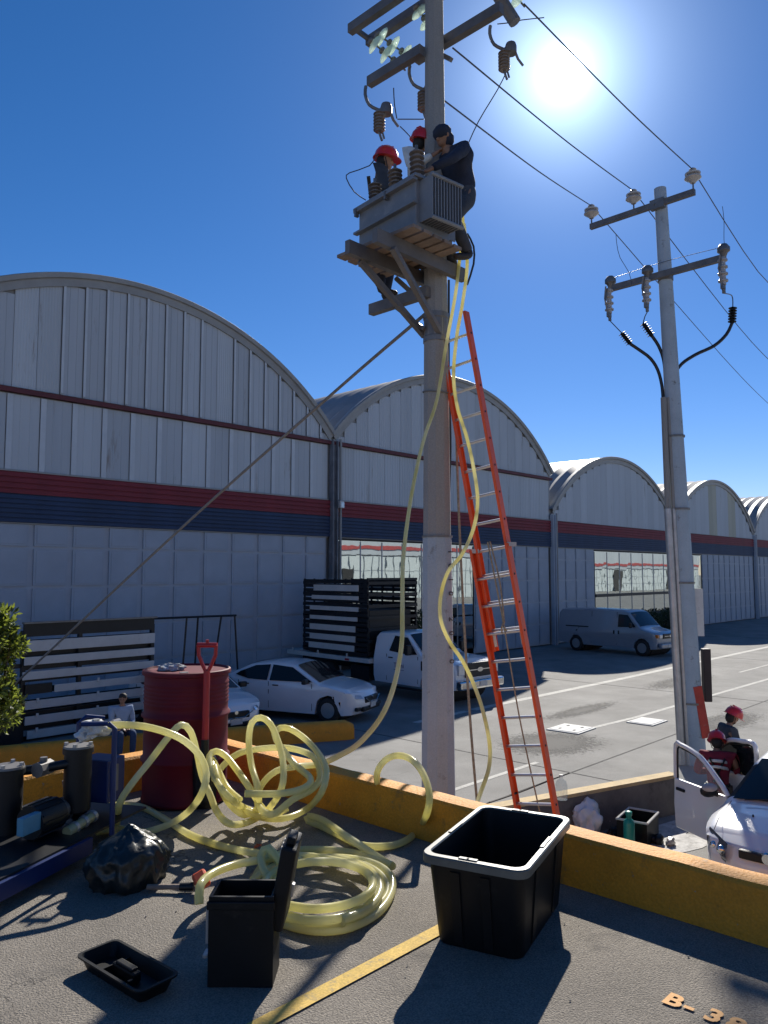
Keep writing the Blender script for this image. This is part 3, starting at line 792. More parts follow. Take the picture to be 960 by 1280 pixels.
def small_car(name, label, loc, rz, group=None, plate=True):
    t = thing(name, label, 'car', loc, rz, group)
    sh = Shape(0.87, 0.95, 0.42, 2.25, -2.2, nose=0.22, tail=0.14)
    out = [(2.1, .22)] + [(1.75, .2)] + [(1.38+.37*math.cos(PI*k/10), .32+.37*math.sin(PI*k/10)) for k in range(1, 10)] + [(1.0, .2), (-.95, .2)] + \
          [(-1.3+.37*math.cos(PI*k/10), .32+.37*math.sin(PI*k/10)) for k in range(1, 10)] + [(-1.68, .22), (-2.12, .28), (-2.22, .5), (-2.2, .85), (-2.16, 1.06), (-2.0, 1.08), (-1.72, 1.1), (-1.05, 1.39), (-.45, 1.46), (-.05, 1.46), (.32, 1.41), (1.12, .99), (1.45, .95), (1.85, .86), (2.1, .76), (2.23, .6), (2.25, .42)]
    body(sh, out, 'body', M_white_car, t)
    for x in (1.38, -1.3): liner(t, x, .37, .87, .32)
    for x in (1.38, -1.3):
        for y in (.76, -.76): wheel(t, x, y, .315, .2, spokes=7)
    patch(sh, .36, 1.405, 1.08, 1.015, -.86, .86, M_glass, 'windshield', t)
    patch(sh, -1.02, 1.39, -1.66, 1.13, -.8, .8, M_glass, 'rear_window', t)
    for s in (1, -1):
        for nm, pts in (('front_window', [(.93, 1.0), (.28, 1.335), (-.32, 1.38), (-.34, .985)]), ('rear_side_window', [(-.42, .985), (-.40, 1.38), (-.85, 1.34), (-1.3, 1.17), (-1.42, 1.09), (-1.0, 1.0)])):
            MB().poly(sh.side(pts, s)).build(nm, M_glass, t)
        for x in (-.15, -1.05): MB().box((x, s*(sh.hw(x, .86)+.01), .87), (.17, .03, .03), bev=.008).build('door_handle', M_blacks, t)
        for x in (.92, -.37, -1.3):
            MB().bar(sh.side([(x, .28)], s, .002)[0], sh.side([(x, .96)], s, .002)[0], .012, .008, up=(0, 1, 0)).build('door_seam', M_blacks, t)
        mm = MB(); mm.box((.8, s*1.0, 1.02), (.12, .2, .13), bev=.03); mm.box((.82, s*.88, .98), (.05, .1, .04)); mm.build('mirror', M_blacks, t)
        b = MB(); b.grid([[(2.13, s*.50, .69), (2.0, s*.66, .72), (1.72, s*.79, .80)], [(2.19, s*.50, .62), (2.09, s*.66, .62), (1.82, s*.795, .70)]]); o = b.build('headlight', M_lamp, t, smooth=True)
        for v in o.data.vertices: v.co.x += .03; v.co.y += s*.012
        b = MB(); b.box((2.12, s*.62, .36), (.1, .2, .09), bev=.02); b.build('fog_lamp', M_blacks, t)
    MB().box((2.17, 0, .56), (.14, .74, .16), bev=.03).build('grille', M_blacks, t)
    MB().box((2.19, 0, .34), (.1, 1.0, .12), bev=.03).build('lower_grille', M_blacks, t)
    b = MB(); b.tube([(2.255, -.42, .62), (2.27, -.2, .50), (2.275, .2, .50), (2.255, .42, .62)], .012, 6); b.cyl((2.24, 0, .62), (2.262, 0, .62), .045, seg=14); b.build('grille_trim', M_chrome, t)
    if plate: MB().box((2.265, 0, .42), (.02, .3, .13), bev=.004).build('number_plate', M_board, t)
    return t
small_car('parked_car', 'white saloon with dark windows parked behind the yellow barrier, beside the white truck', (13.75, 16.25, 0), rad(-70), 'white saloons behind the barrier')
SEC = (10.87, 16.92, 0)
small_car('parked_car', 'white saloon half hidden behind the red drum, only its rounded front wing showing', SEC, rad(-96), 'white saloons behind the barrier')

# van
t = thing('parked_van', 'silver grey panel van parked nose outward in the shade before the mirrored window', 'van', (35.0, 17.45, 0), rad(-95))
sh = Shape(1.0, 1.05, 0.16, 2.55, -2.9, nose=0.12, tail=0.05, crown=0.05, plan=.6)
out = [(2.45, .35), (2.15, .33)] + [(1.72+.42*math.cos(PI*k/10), .38+.42*math.sin(PI*k/10)) for k in range(1, 10)] + [(1.28, .33), (-1.4, .33)] + \
      [(-1.82+.40*math.cos(PI*k/10), .38+.40*math.sin(PI*k/10)) for k in range(1, 10)] + [(-2.24, .35), (-2.85, .4), (-2.9, .6), (-2.88, 1.9), (-2.75, 2.04), (-1, 2.1), (.8, 2.07), (1.02, 2.0), (1.62, 1.32), (1.75, 1.27), (2.35, 1.12), (2.5, 1.0), (2.52, .6)]
body(sh, out, 'body', M_silver_car, t, dx=.2, dz=.2)
for x in (1.72, -1.82): liner(t, x, .41, 1.0, .38)
for x in (1.72, -1.82):
    for y in (.88, -.88): wheel(t, x, y, .37, .24, spokes=8)
patch(sh, 1.04, 1.97, 1.58, 1.36, -.88, .88, M_glass, 'windshield', t)
for s in (1, -1):
    MB().poly(sh.side([(1.42, 1.3), (.98, 1.84), (.5, 1.86), (.5, 1.27)], s)).build('front_window', M_glass, t)
    for x in (.42, -.95): MB().bar(sh.side([(x, .45)], s, .001)[0], sh.side([(x, 1.95)], s, .001)[0], .015, .01, up=(0, 1, 0)).build('door_seam', M_blacks, t)
    b = MB(); b.bar(sh.side([(-2.4, 1.2)], s, .003)[0], sh.side([(-1.1, 1.2)], s, .003)[0], .02, .05, up=(0, 0, 1)); b.build('door_track', M_blacks, t)
    b = MB(); b.bar(sh.side([(-2.8, .82)], s, .004)[0], sh.side([(1.2, .82)], s, .004)[0], .012, .07); b.build('side_moulding', M_silver_car, t)
    for x in (.3, .55): MB().box((x, s*(sh.hw(x, 1.0)+.012), 1.02), (.06, .03, .17), bev=.01).build('door_handle', M_blacks, t)
    b = MB(); b.box((1.25, s*1.13, 1.38), (.1, .16, .24), bev=.03); b.bar((1.3, s*.95, 1.3), (1.26, s*1.08, 1.36), .04, .04); b.build('mirror', M_blacks, t)
    MB().box((2.50, s*.68, .92), (.06, .26, .17), bev=.02).build('headlight', M_lamp, t)
    MB().box((2.42, s*.88, .93), (.16, .1, .16), bev=.02).build('indicator', M_amber, t)
MB().box((2.53, 0, .92), (.06, 1.05, .22), bev=.02).build('grille', M_blacks, t)
b = MB(); b.box((2.565, 0, .92), (.02, .95, .025)); b.cyl((2.56, 0, .92), (2.59, 0, .92), .06, seg=14); b.build('grille_trim', M_chrome, t)
MB().box((2.6, 0, .5), (.18, 1.86, .22), bev=.05).build('bumper', M_chrome and M_silver_car, t)
MB().box((2.70, -.2, .5), (.015, .32, .14)).build('number_plate', M_board, t)

# stake truck: white cab, black slatted body with white boards
t = thing('stake_truck', 'white truck with a black slatted stake body, parked nose outward behind the concrete pole', 'truck', (18.52, 15.17, 0), rad(-93))
sh = Shape(1.0, 1.22, 0.22, 1.55, -1.9, nose=0.08, tail=0.0, crown=0.04, plan=.5)
out = [(1.48, .45), (1.1, .42)] + [(.62+.50*math.cos(PI*k/10), .44+.50*math.sin(PI*k/10)) for k in range(1, 10)] + [(.1, .42), (-1.85, .42), (-1.9, .6), (-1.88, 1.85), (-1.78, 1.97), (-.9, 2.02), (-.55, 1.97), (.1, 1.42), (.25, 1.36), (1.2, 1.30), (1.45, 1.22), (1.53, 1.0), (1.53, .6)]
body(sh, out, 'cab', M_white_car, t, dx=.2, dz=.2)
liner(t, .62, .49, 1.0, .44)
for x in (.62, -4.2):
    for y in (.86, -.86): wheel(t, x, y, .42, .26, rimm=M_galv, spokes=6)
patch(sh, -.53, 1.94, .07, 1.47, -.88, .88, M_glass, 'windshield', t)
for s in (1, -1):
    MB().poly(sh.side([(-.02, 1.36), (-.5, 1.83), (-1.05, 1.86), (-1.22, 1.4), (-.4, 1.33)], s)).build('front_window', M_glass, t)
    for x in (-1.32, .02): MB().bar(sh.side([(x, .5)], s, .001)[0], sh.side([(x, 1.3)], s, .001)[0], .015, .01, up=(0, 1, 0)).build('door_seam', M_blacks, t)
    MB().box((-1.12, s*(sh.hw(-1.1, 1.18)+.012), 1.2), (.18, .03, .035), bev=.008).build('door_handle', M_blacks, t)
    b = MB(); b.box((-.15, s*1.22, 1.5), (.14, .18, .3), bev=.03); b.bar((-.2, s*.98, 1.4), (-.15, s*1.14, 1.46), .04, .05); b.build('mirror', M_blacks, t)
    MB().box((.22, s*(sh.hw(.2, 1.05)+.008), 1.05), (.09, .02, .28), bev=.02).build('fender_vent', M_blacks, t)
    MB().box((1.50, s*.76, 1.02), (.12, .26, .3), bev=.02).build('headlight', M_lamp, t)
    MB().box((-.3, s*1.0, .33), (1.3, .12, .06), bev=.02).build('step', M_blacks, t)
MB().box((1.55, 0, 1.0), (.06, 1.22, .42), bev=.03).build('grille', M_blacks, t)
b = MB(); b.box((1.585, 0, 1.0), (.02, 1.1, .03)); b.lathe([(.001, 0), (.13, 0), (.13, .02), (.001, .02)], c=(1.585, 0, 1.0), axis='X', seg=18, M=Matrix.Diagonal((1, 1, .5))); b.build('grille_trim', M_chrome, t)
MB().box((1.62, 0, .6), (.2, 1.96, .26), bev=.05).build('bumper', M_chrome, t)
MB().box((1.73, 0, .62), (.015, .32, .15)).build('number_plate', M_board, t)
# lettering on the door
for s in (-1, 1):
    M = Matrix.Translation((-.98 if s < 0 else -.5, s*(sh.hw(-.7, .95)+.012), .92)) @ Matrix.Rotation(PI/2, 4, 'X')
    if s > 0: M = Matrix.Translation((-.5, (sh.hw(-.7, .95)+.012), .92)) @ Matrix.Rotation(PI, 4, 'Z') @ Matrix.Rotation(PI/2, 4, 'X')
    text_obj('door_lettering', 'Tzeni', .2, mat('navy_print', (.02, .04, .14)), M, t)
    M2 = M @ Matrix.Translation((0, -.07, 0))
    MB().box((M2.translation.x+(.22 if s < 0 else -.22), M2.translation.y, M2.translation.z), (.44, .004, .012)).build('door_underline', MATS['navy_print'], t)
b = MB(); b.box((-4.1, 0, .75), (4.3, .9, .2)); b.box((-2.6, .75, .6), (.9, .4, .45)); b.box((-2.6, -.75, .6), (.9, .4, .45)); b.build('chassis', M_blacks, t)
b = MB(); b.box((-4.1, 0, 1.02), (4.3, 2.3, .14)); b.build('load_bed', M_board, t)
for s in (1, -1):
    for x in (-5.9, -4.5, -3.0): MB().box((x, s*1.16, 1.12), (.05, .04, .14)).build('stake_pocket', M_board, t)
    MB().box((-3.0, s*1.157, 1.0), (.2, .012, .06)).build('side_marker', M_redl, t)
# slatted sides: rails, posts, boards
zs = [1.16+.155*k for k in range(16)]
for s in (1, -1):
    for k, z in enumerate(zs): MB().box((-3.7, s*1.12, z+.04), (3.3, .03, .115)).build('rail', M_blacks, t)
    for x in (-5.33, -4.8, -4.25, -3.7, -3.15, -2.6, -2.07): MB().box((x, s*1.09, 2.38), (.06, .04, 2.45)).build('stake', M_blacks, t)
MB().box((-3.7, 0, 1.85), (3.1, 1.9, 1.5), bev=.02).build('shade_filler', M_blacks, t)  # added black box, standing in for the shade inside the slatted body
MB().box((-2.05, 0, 3.6), (.06, 2.26, .07)).build('rail', M_blacks, t)
for x in (-2.02, -5.38):
    for k in range(7): MB().box((x, 0, 1.25+.37*k), (.03, 2.24, .1)).build('rail', M_blacks, t)
for j, (x0, x1, z, h) in enumerate([(-4.75, -2.45, 3.30, .20), (-4.85, -2.45, 2.98, .13), (-4.95, -2.45, 2.62, .14), (-4.95, -2.5, 2.30, .13), (-4.95, -2.6, 1.98, .19), (-4.95, -2.6, 1.66, .19), (-5.0, -2.65, 1.36, .19)]):
    for s in (-1, 1): MB().box(((x0+x1)/2, s*1.155, z), (x1-x0, .025, h)).build('board', M_board, t)

# close car on the right with open doors, pointing at us
t = thing('open_car', 'small white car with its doors standing open, two workers beside it at the right edge', 'car', (11.2, 2.92, 0), rad(180))
sh = Shape(0.84, 0.93, 0.40, 2.0, -1.95, nose=0.20, tail=0.14, crown=.06)
out = [(1.86, .22), (1.55, .2)] + [(1.2+.35*math.cos(PI*k/10), .31+.35*math.sin(PI*k/10)) for k in range(1, 10)] + [(.85, .2), (-.9, .2)] + \
      [(-1.22+.35*math.cos(PI*k/10), .31+.35*math.sin(PI*k/10)) for k in range(1, 10)] + [(-1.57, .22), (-1.88, .28), (-1.95, .5), (-1.95, .9), (-1.85, 1.05), (-1.5, 1.36), (-.8, 1.47), (-.1, 1.48), (.22, 1.42), (1.0, .98), (1.3, .93), (1.7, .83), (1.92, .70), (2.0, .55), (2.0, .4)]
def cutbox(c, size):
    o = MB().box(c, size).build('cut', None, None); return o
cs = []
for c, size in (((.36, -.84, .78), (1.02, .9, .96)), ((-.66, -.84, .80), (.88, .9, .92))):
    o = cutbox(c, size); cs.append(o)
bpy.context.view_layer.update()
o = body(sh, out, 'body', M_white_car, t, dx=.12, dz=.12)
mw = [c.copy() for c in []]
for c in cs:
    md = o.modifiers.new('b', 'BOOLEAN'); md.operation = 'DIFFERENCE'; md.solver = 'EXACT'; md.use_self = True; md.object = c
me = evaluated(o); o.modifiers.clear(); o.data = me
for c in cs: bpy.data.objects.remove(c)
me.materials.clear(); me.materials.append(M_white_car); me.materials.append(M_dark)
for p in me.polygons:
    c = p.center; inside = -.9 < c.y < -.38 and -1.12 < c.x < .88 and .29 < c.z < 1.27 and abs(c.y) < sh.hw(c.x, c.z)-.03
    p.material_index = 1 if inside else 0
for x in (1.2, -1.22): liner(t, x, .35, .84, .31)
for x in (1.2, -1.22):
    for y in (.72, -.72): wheel(t, x, y, .3, .19, spokes=6)
patch(sh, .26, 1.40, .97, 1.01, -.88, .88, M_glass, 'windshield', t, nx=6, nt=10)
patch(sh, .3, 1.385, .93, 1.03, .10, .8, mat('dash_reflection_glass', (.05, .16, .12), .08, .2, 3, coat=.6), 'windshield_tint_strip', t, off=.016) if False else None
patch(sh, -1.45, 1.36, -1.8, 1.12, -.8, .8, M_glass, 'rear_window', t)
MB().poly(sh.side([(.82, 1.0), (.2, 1.33), (-.28, 1.38), (-.30, .98)], 1)).build('front_window', M_glass, t)
MB().poly(sh.side([(-.38, .98), (-.36, 1.38), (-1.0, 1.34), (-1.35, 1.15), (-1.2, 1.0)], 1)).build('rear_side_window', M_glass, t)
for s in (1, -1):
    b = MB(); rows = []
    for i in range(5):
        a = i/4
        rows.append([(1.97-.30*a - .02, s*(.44+.31*a), .72+.06*a), (2.0-.30*a, s*(.45+.32*a), .62+.04*a), (1.99-.28*a, s*(.45+.31*a), .52+.05*a)])
    b.grid(rows); o = b.build('headlight', mat('smoked_lamp', (.10, .11, .12), .08, .3, 30, coat=1.0), t, smooth=True)
    for (xx, yy, r_) in ((1.93, .52, .055), (1.82, .64, .05)):
        MB().sphere((xx, s*yy, .635), (.05, r_, r_), 2).build('lamp_reflector', M_chrome, t, smooth=True)
MB().box((1.975, 0, .66), (.07, .62, .10), bev=.02).build('grille', M_blacks, t)
MB().box((1.985, 0, .36), (.06, 1.1, .13), bev=.02).build('lower_grille', M_blacks, t)
b = MB(); b.lathe([(.07, 0), (.055, .02), (.03, .02)], c=(2.0, 0, .67), axis='X', seg=18); b.build('badge', M_chrome, t)
b = MB()
for y0, y1 in ((-.55, -.05), (.1, .6)): b.tube([(1.03, y0, 1.0), (.98, (y0+y1)/2, 1.035), (.9, y1, 1.08)], .009, 6)
b.build('wiper', M_blacks, t)
b = MB(); b.tube([(x, s, z) for x, s, z in ((1.98, -.60, .80), (1.6, -.66, .88), (1.05, -.70, .96))], .004, 4); b.tube([(1.98, .60, .80), (1.6, .66, .88), (1.05, .70, .96)], .004, 4); b.build('bonnet_seam', M_blacks, t)
b = MB(); b.cyl((1.35, -.35, .905), (1.35, -.35, .93), .012, seg=8); b.cyl((1.35, .35, .905), (1.35, .35, .93), .012, seg=8); b.build('washer_jet', M_blacks, t)
b = MB(); b.box((.3, -.45, .72), (.5, .3, .2), bev=.05); b.box((.02, -.45, 1.0), (.16, .3, .55), Matrix.Rotation(-.2, 4, 'Y'), bev=.05); b.build('seat', M_grey_c, t)
def open_door(name, hx, length, ang, front):
    """door hinged at hx on the -Y side; built pointing to -X then swung out"""
    dob = MB()
    w = .045
    # lower skin with curved shape in local coords: x from 0 to -length
    L_ = length
    pts = [(0, .28), (-L_, .28), (-L_-.02, .6), (-L_, .95), (0, .95)]
    dob.prism([(x, -w/2, z) for x, z in pts], (0, w, 0))
    if front: fr = [(0.0, .95), (-.10, 1.06), (-.42, 1.30), (-.62, 1.38), (-.86, 1.42), (-L_+.02, 1.40), (-L_, .95)]
    else: fr = [(0.0, .95), (0.0, 1.40), (-.25, 1.42), (-.55, 1.37), (-L_+.05, 1.2), (-L_, .95)]
    r_ = Matrix.Rotation(ang, 4, 'Z')
    for v in dob.bm.verts: pass
    d = dob.build(name, M_white_car, t)
    bmd = d.modifiers.new('v', 'BEVEL'); bmd.width = .018; bmd.segments = 3; me = evaluated(d); d.modifiers.clear(); d.data = me
    d.location = (hx, -.82, 0); d.rotation_euler = (0, 0, ang)
    f = MB(); f.tube([Vector((x, 0.012, z)) for x, z in spl2(fr)], .032, 8); f.build('window_frame', M_white_car, d, smooth=True)
    sf = MB(); sf.tube([Vector((x*.93-.03, 0.012, .95+(z-.95)*.9)) for x, z in spl2(fr)], .014, 6); sf.build('window_seal', M_blacks, d, smooth=True)
    g = MB(); g.poly([(x*.95-.02, 0.012, .95+(z-.95)*.93) for x, z in fr]); g.build('window_glass', M_clear if front else M_glass, d)
    g = MB(); g.box((-L_/2, .03, .6), (L_*.8, .03, .45), bev=.01); g.build('inner_trim', M_grey_c, d)
    g = MB(); g.box((-L_+.14, -.035, .82), (.16, .03, .04), bev=.008); g.build('door_handle', M_blacks, d)
    if front:
        g = MB(); g.sphere((-.17, -.14, .99), (.07, .13, .085), 2); g.bar((-.12, -.04, .95), (-.15, -.1, .97), .05, .06); g.build('mirror', M_blacks, d, smooth=True)
        g = MB(); g.sphere((-.155, -.14, 1.03), (.07, .118, .06), 2); g.build('mirror_cap', M_porc, d, smooth=True)
    return d
def spl2(p): return [(v.x, v.y) for v in spline([Vector((a, b, 0)) for a, b in p], .05)]
open_door('front_door', .86, .98, rad(62), True)
open_door('rear_door', -.22, .82, rad(58), False)
# ------------------------------------------------------------------ insulators and line hardware
def shed_body(m, p0, p1, r0, r1, n, seg=14):
    """stack of sheds between two points"""
    p0 = Vector(p0); p1 = Vector(p1); L = (p1-p0).length
    q = (p1-p0).to_track_quat('Z', 'Y').to_matrix().to_4x4(); prof = [(r0, 0)]
    for k in range(n):
        a = L*(k+.1)/n; b = L*(k+.55)/n; prof += [(r0, a), (r1, (a+b)/2), (r1, b-.004), (r0, b)]
    prof.append((r0, L)); m.lathe(prof, p0, seg=seg, M=q); return m
def pin_insulator(p, label, group):
    t = thing('pin_insulator', label, 'insulator', p, 0, group)
    m = MB(); m.lathe([(.05, 0), (.07, .03), (.13, .07), (.165, .10), (.16, .125), (.10, .14), (.09, .16), (.15, .18), (.155, .205), (.11, .23), (.06, .245), (.055, .262), (.075, .285), (.05, .31), (.001, .315)], c=(0, 0, .05), seg=22)
    m.build('bell', M_porc, t, smooth=True, angle=50)
    MB().cyl((0, 0, -.16), (0, 0, .06), .017, seg=8).build('pin', M_steel, t)
    return t
def cable(name, pts, r, m, label, cat='cable', seg=6, step=.12, group=None):
    b = MB(); b.tube(spline(pts, step), r, seg); return tag(b.build(name, m, None, smooth=True), label, cat, group)

# ------------------------------------------------------------------ second pole (right)
P2b = Vector((15.66, 6.27, 0)); P2t = G(825, 236, 11.9)
t = thing('utility_pole', 'slimmer leaning concrete pole on the right with conduits and two crossarms', 'utility pole', P2b)
m = MB(); d2 = P2t-P2b
m.cyl((0, 0, 0), d2*.22, .225, .2, seg=12); m.cyl(d2*.22, d2, .2, .125, seg=12); m.build('pole_shaft', M_pole_lo, t, smooth=True, angle=50)
def p2(z): return d2*(z/P2t.z)
m = MB()
for k, (dx, rr) in enumerate(((-.30, .075), (-.17, .05))):
    o_ = Vector((RT[0]*dx, RT[1]*dx, 0))*1.0 + Vector((-FW[0]*.1, -FW[1]*.1, 0))
    m2 = MB(); m2.cyl(o_+Vector((0, 0, .02)), o_*.9+p2(5.1), rr, seg=10); m2.build('conduit', M_galv, t, smooth=True)
    m2 = MB(); m2.cyl(o_*.9+p2(5.1), o_*.72+p2(7.4), rr*.8, seg=10); m2.build('conduit', M_pole, t, smooth=True)
for z in (1.2, 3.6, 5.1, 6.6): m2 = MB(); m2.lathe([(.235-.006*z, -.02), (.235-.006*z, .02)], c=p2(z), seg=14); m2.build('steel_band', M_steel, t)
o_ = Vector((RT[0]*.12, RT[1]*.12, 0))-Vector((FW[0]*.2, FW[1]*.2, 0))
m2 = MB(); m2.bar(o_+p2(.55)+Vector((RT[0]*.06, RT[1]*.06, 0)), o_+p2(1.55)-Vector((RT[0]*.06, RT[1]*.06, 0)), .03, .17, up=(RT[0], RT[1], 0)); m2.build('red_marker', mat('faded_red_paint', (.5, .05, .03), .6, .15, 5, spots=.2, spotc=(.4, .25, .2), spscale=8), t)
rr = Vector((RT[0], RT[1], 0))
m2 = MB(); m2.box(p2(3.0)+rr*.27, (.04, .17, .95), AZ); m2.build('back_board', M_cover, t)
m2 = MB(); m2.box(p2(1.75)+rr*.34, (.16, .15, 1.05), AZ, bev=.015); m2.build('meter_box', mat('dark_brown_metal', (.035, .02, .02), .6), t)
pa = G(742, 289, 11.45); pb = G(869, 243, 11.45); ax = (pa+pb)/2
ox = P2b+p2(11.45)
XA = ox.x-.17
m = MB(); m.box(Vector((XA, (pa.y+pb.y)/2, 11.5))-P2b, (.09, abs(pa.y-pb.y), .12)); m.build('crossarm', M_cross, t)
m = MB(); m.box(Vector((XA, ox.y, 11.5))-P2b, (.12, .3, .2)); m.cyl(Vector((ox.x+.16, ox.y+.05, 11.5))-P2b, Vector((XA-.08, ox.y+.05, 11.5))-P2b, .02, seg=8); m.build('arm_bracket', M_steel, t)
ya, yb = 7.95, 5.42
pa2 = G(770, 368, 9.95); pb2 = G(908, 324, 9.95); o2 = P2b+p2(10); XB = o2.x-.18
m = MB(); m.box(Vector((XB, (pa2.y+pb2.y)/2, 9.98))-P2b, (.09, abs(pa2.y-pb2.y), .13)); m.build('crossarm', M_cross, t)
m = MB(); m.lathe([(.15, -.09), (.16, -.09), (.16, .09), (.15, .09)], c=p2(9.98), seg=14); m.build('arm_bracket', M_steel, t)
# pin insulators: two towards the left end, one at the right end
sy = abs(pa.y-pb.y)
ins = []
for yy, lab in ((pa.y-.03, 'leftmost of three grey bell insulators on the top crossarm of the right pole'), (pa.y-sy*.44, 'middle bell insulator just left of the right pole top'), (pb.y+.03, 'bell insulator at the right end of the top crossarm')):
    p = Vector((XA, yy, 11.64)); ins.append(p+Vector((0, 0, .34))); pin_insulator(p, lab, 'bell insulators on the right pole')
# fused cutouts with arresters hanging from the lower arm
cuts = []
for yy, lab in ((pa2.y-.05, 'leftmost hanging cutout on the lower crossarm of the right pole'), (pa2.y-(pa2.y-pb2.y)*.36, 'cutout hanging close beside the right pole'), (pb2.y+.03, 'cutout hanging at the right end of the lower crossarm')):
    c = thing('fuse_cutout', lab, 'fuse cutout', (XB-.1, yy, 9.9), 0, 'cutouts on the right pole')
    m = MB(); shed_body(m, (0, 0, .05), (0, 0, -.5), .055, .095, 4); m.build('insulator_body', M_porc, c, smooth=True, angle=40)
    m = MB(); m.lathe([(.001, .36), (.07, .34), (.12, .27), (.12, .2), (.08, .17), (.05, .1), (.03, .04)], c=(.08, 0, 0), seg=14); m.build('arrester_cap', M_steel, c, smooth=True)
    m = MB(); m.bar((.09, 0, .03), (-.1, 0, .0), .04, .05); m.bar((-.1, 0, .02), (-.16, 0, -.25), .03, .04); m.box((-.02, 0, -.54), (.12, .06, .1)); m.cyl((0, 0, -.52), (0.02, 0, -.66), .035, seg=8); m.build('bracket', M_steel, c)
    m = MB(); m.tube([(-.14, 0, .06), (-.16, .02, -.2), (-.06, .01, -.52)], .016, 6); m.build('fuse_tube', M_poly, c)
    cuts.append(Vector((XB-.08, yy, 9.24)))
# cable ends: thin lead, ribbed termination, thick cable curving to the conduit
def depth_pts(l, fw): return [A(x, y, fw) for x, y in l]
fwp = 15.72
runs = [([(774, 404), (777, 416)], [(777, 416), (782, 424), (788, 430)], [(788, 430), (800, 438), (813, 448), (822, 462), (827, 480), (829, 500), (832, 540)], 'left black cable with ribbed end drooping to the right pole'),
        ([(816, 388), (806, 396), (804, 404)], [(804, 404), (809, 412), (815, 420)], [(815, 420), (823, 432), (829, 448), (832, 470), (835, 500), (836, 540)], 'short black cable with ribbed end beside the right pole'),
        ([(909, 363), (915, 370), (916, 384)], [(916, 384), (916.5, 394), (915, 404)], [(915, 404), (908, 418), (893, 432), (870, 443), (852, 455), (842, 470), (838, 482), (836, 520)], 'long black cable with ribbed end sweeping from the right end of the crossarm')]
for k, (a, b, c, lab) in enumerate(runs):
    th = thing('power_cable', lab, 'cable', A(*c[0], fwp), 0, 'black cables on the right pole'); o0 = A(*c[0], fwp)
    aa = [cuts[k]-o0]+[p-o0 for p in depth_pts(a[1:], fwp)]
    MB().tube(spline(aa, .06), .011, 6).build('lead', M_wire, th, smooth=True)
    m = MB(); bb = [p-o0 for p in depth_pts(b, fwp)]; shed_body(m, bb[0], bb[-1], .04, .085, 6, 12); m.build('ribbed_end', M_black, th, smooth=True, angle=40)
    m = MB(); m.tube(spline([p-o0 for p in depth_pts(c, fwp)], .08), .035, 8); m.build('cable_run', M_cable, th, smooth=True)
cable('jumper_wire', depth_pts([(770, 293), (771, 305), (775, 322), (786, 340), (790, 356)], 15.6), .006, M_wire, 'thin looping jumper wire left of the right pole', 'wire')
cable('jumper_wire', depth_pts([(903, 258), (905, 275), (905, 300), (907, 318)], 15.7), .006, M_wire, 'thin jumper wire hanging to the right end of the lower crossarm', 'wire')
cable('tie_wire', [Vector((XB, pa2.y, 10.2)), Vector((XB, (pa2.y+pb2.y)/2, 10.24)), Vector((XB, pb2.y, 10.2))], .006, M_wire, 'thin wire strung just above the lower crossarm of the right pole', 'wire')

# ------------------------------------------------------------------ first pole (centre)
P1 = Vector((6.77, 5.57, 0))
t = thing('utility_pole', 'thick tapering concrete pole in the centre carrying the grey transformer', 'utility pole', P1)
def oct_(z0, z1, r0, r1, nm, mm): MB().cyl((0, 0, z0), (0.0, -0.0, z1), r0, r1, seg=10).build(nm, mm, t)
oct_(0, 4.21, .205, .168, 'pole_base', M_pole_lo); oct_(4.21, 12.4, .162, .098, 'pole_shaft', M_pole)
m = MB(); m.lathe([(.170, -.012), (.175, -.012), (.175, .012), (.17, .012)], c=(0, 0, 4.21), seg=16); m.build('joint_band', M_steel, t)
m = MB(); m.tube([(.155*math.cos(a), .155*math.sin(a), 5.87+.02*math.sin(a*1.0)) for a in [2*PI*k/20 for k in range(21)]], .009, 6); m.build('wire_tie', M_steel, t)
m = MB(); m.lathe([(.14, -.17), (.152, -.17), (.152, -.11), (.143, -.1), (.143, .1), (.152, .11), (.152, .17), (.14, .17)], c=(0, 0, 6.63), seg=18); m.build('clamp_band', M_steel, t)
for k, ch in enumerate('10102030'):
    z = 4.06-.155*k if k < 4 else 3.93-.155*k
    ang = AZ+PI+rad(43)
    r_ = .172+ (4.2-z)*.009
    M = Matrix.Translation((math.cos(ang)*(r_+.000), math.sin(ang)*(r_+.000), z)) @ Matrix.Rotation(ang, 4, 'Z') @ Matrix.Rotation(PI/2, 4, 'Z') @ Matrix.Rotation(PI/2, 4, 'X') @ Matrix.Rotation(rad(-90), 4, 'Z')
    me = text_mesh(ch, .10, .001, .003); me.transform(M); link('pole_number', me, mat('number_paint', (.07, .07, .075)), t)
# double crossarms at the top and a second pair below
def arm(y0, y1, x, z, s=(.09, .12)):
    m = MB(); m.box((x-P1.x, (y0+y1)/2-P1.y, z), (s[0], abs(y1-y0), s[1])); m.build('crossarm', M_cross, t)
ZA = 10.87
arm(6.86, 4.3, 6.61, ZA); arm(6.86, 4.3, 6.94, ZA)
arm(6.0, 4.72, 6.94, 10.22); arm(6.5, 5.62, 6.60, 9.98)
for yy in (6.8, 4.36): MB().box((.005, yy-P1.y, ZA), (.24, .05, .05)).build('arm_spacer', M_steel, t)
m = MB(); m.bar((.17, .1, 10.15), (.17, -.12, 9.95), .05, .05); m.build('arm_brace', M_cross, t)
m = MB(); m.cyl(A(616, -16, 8.9)-P1, A(644, 28, 8.9)-P1, .075, seg=10); m.build('surge_arrester', M_cross, t)
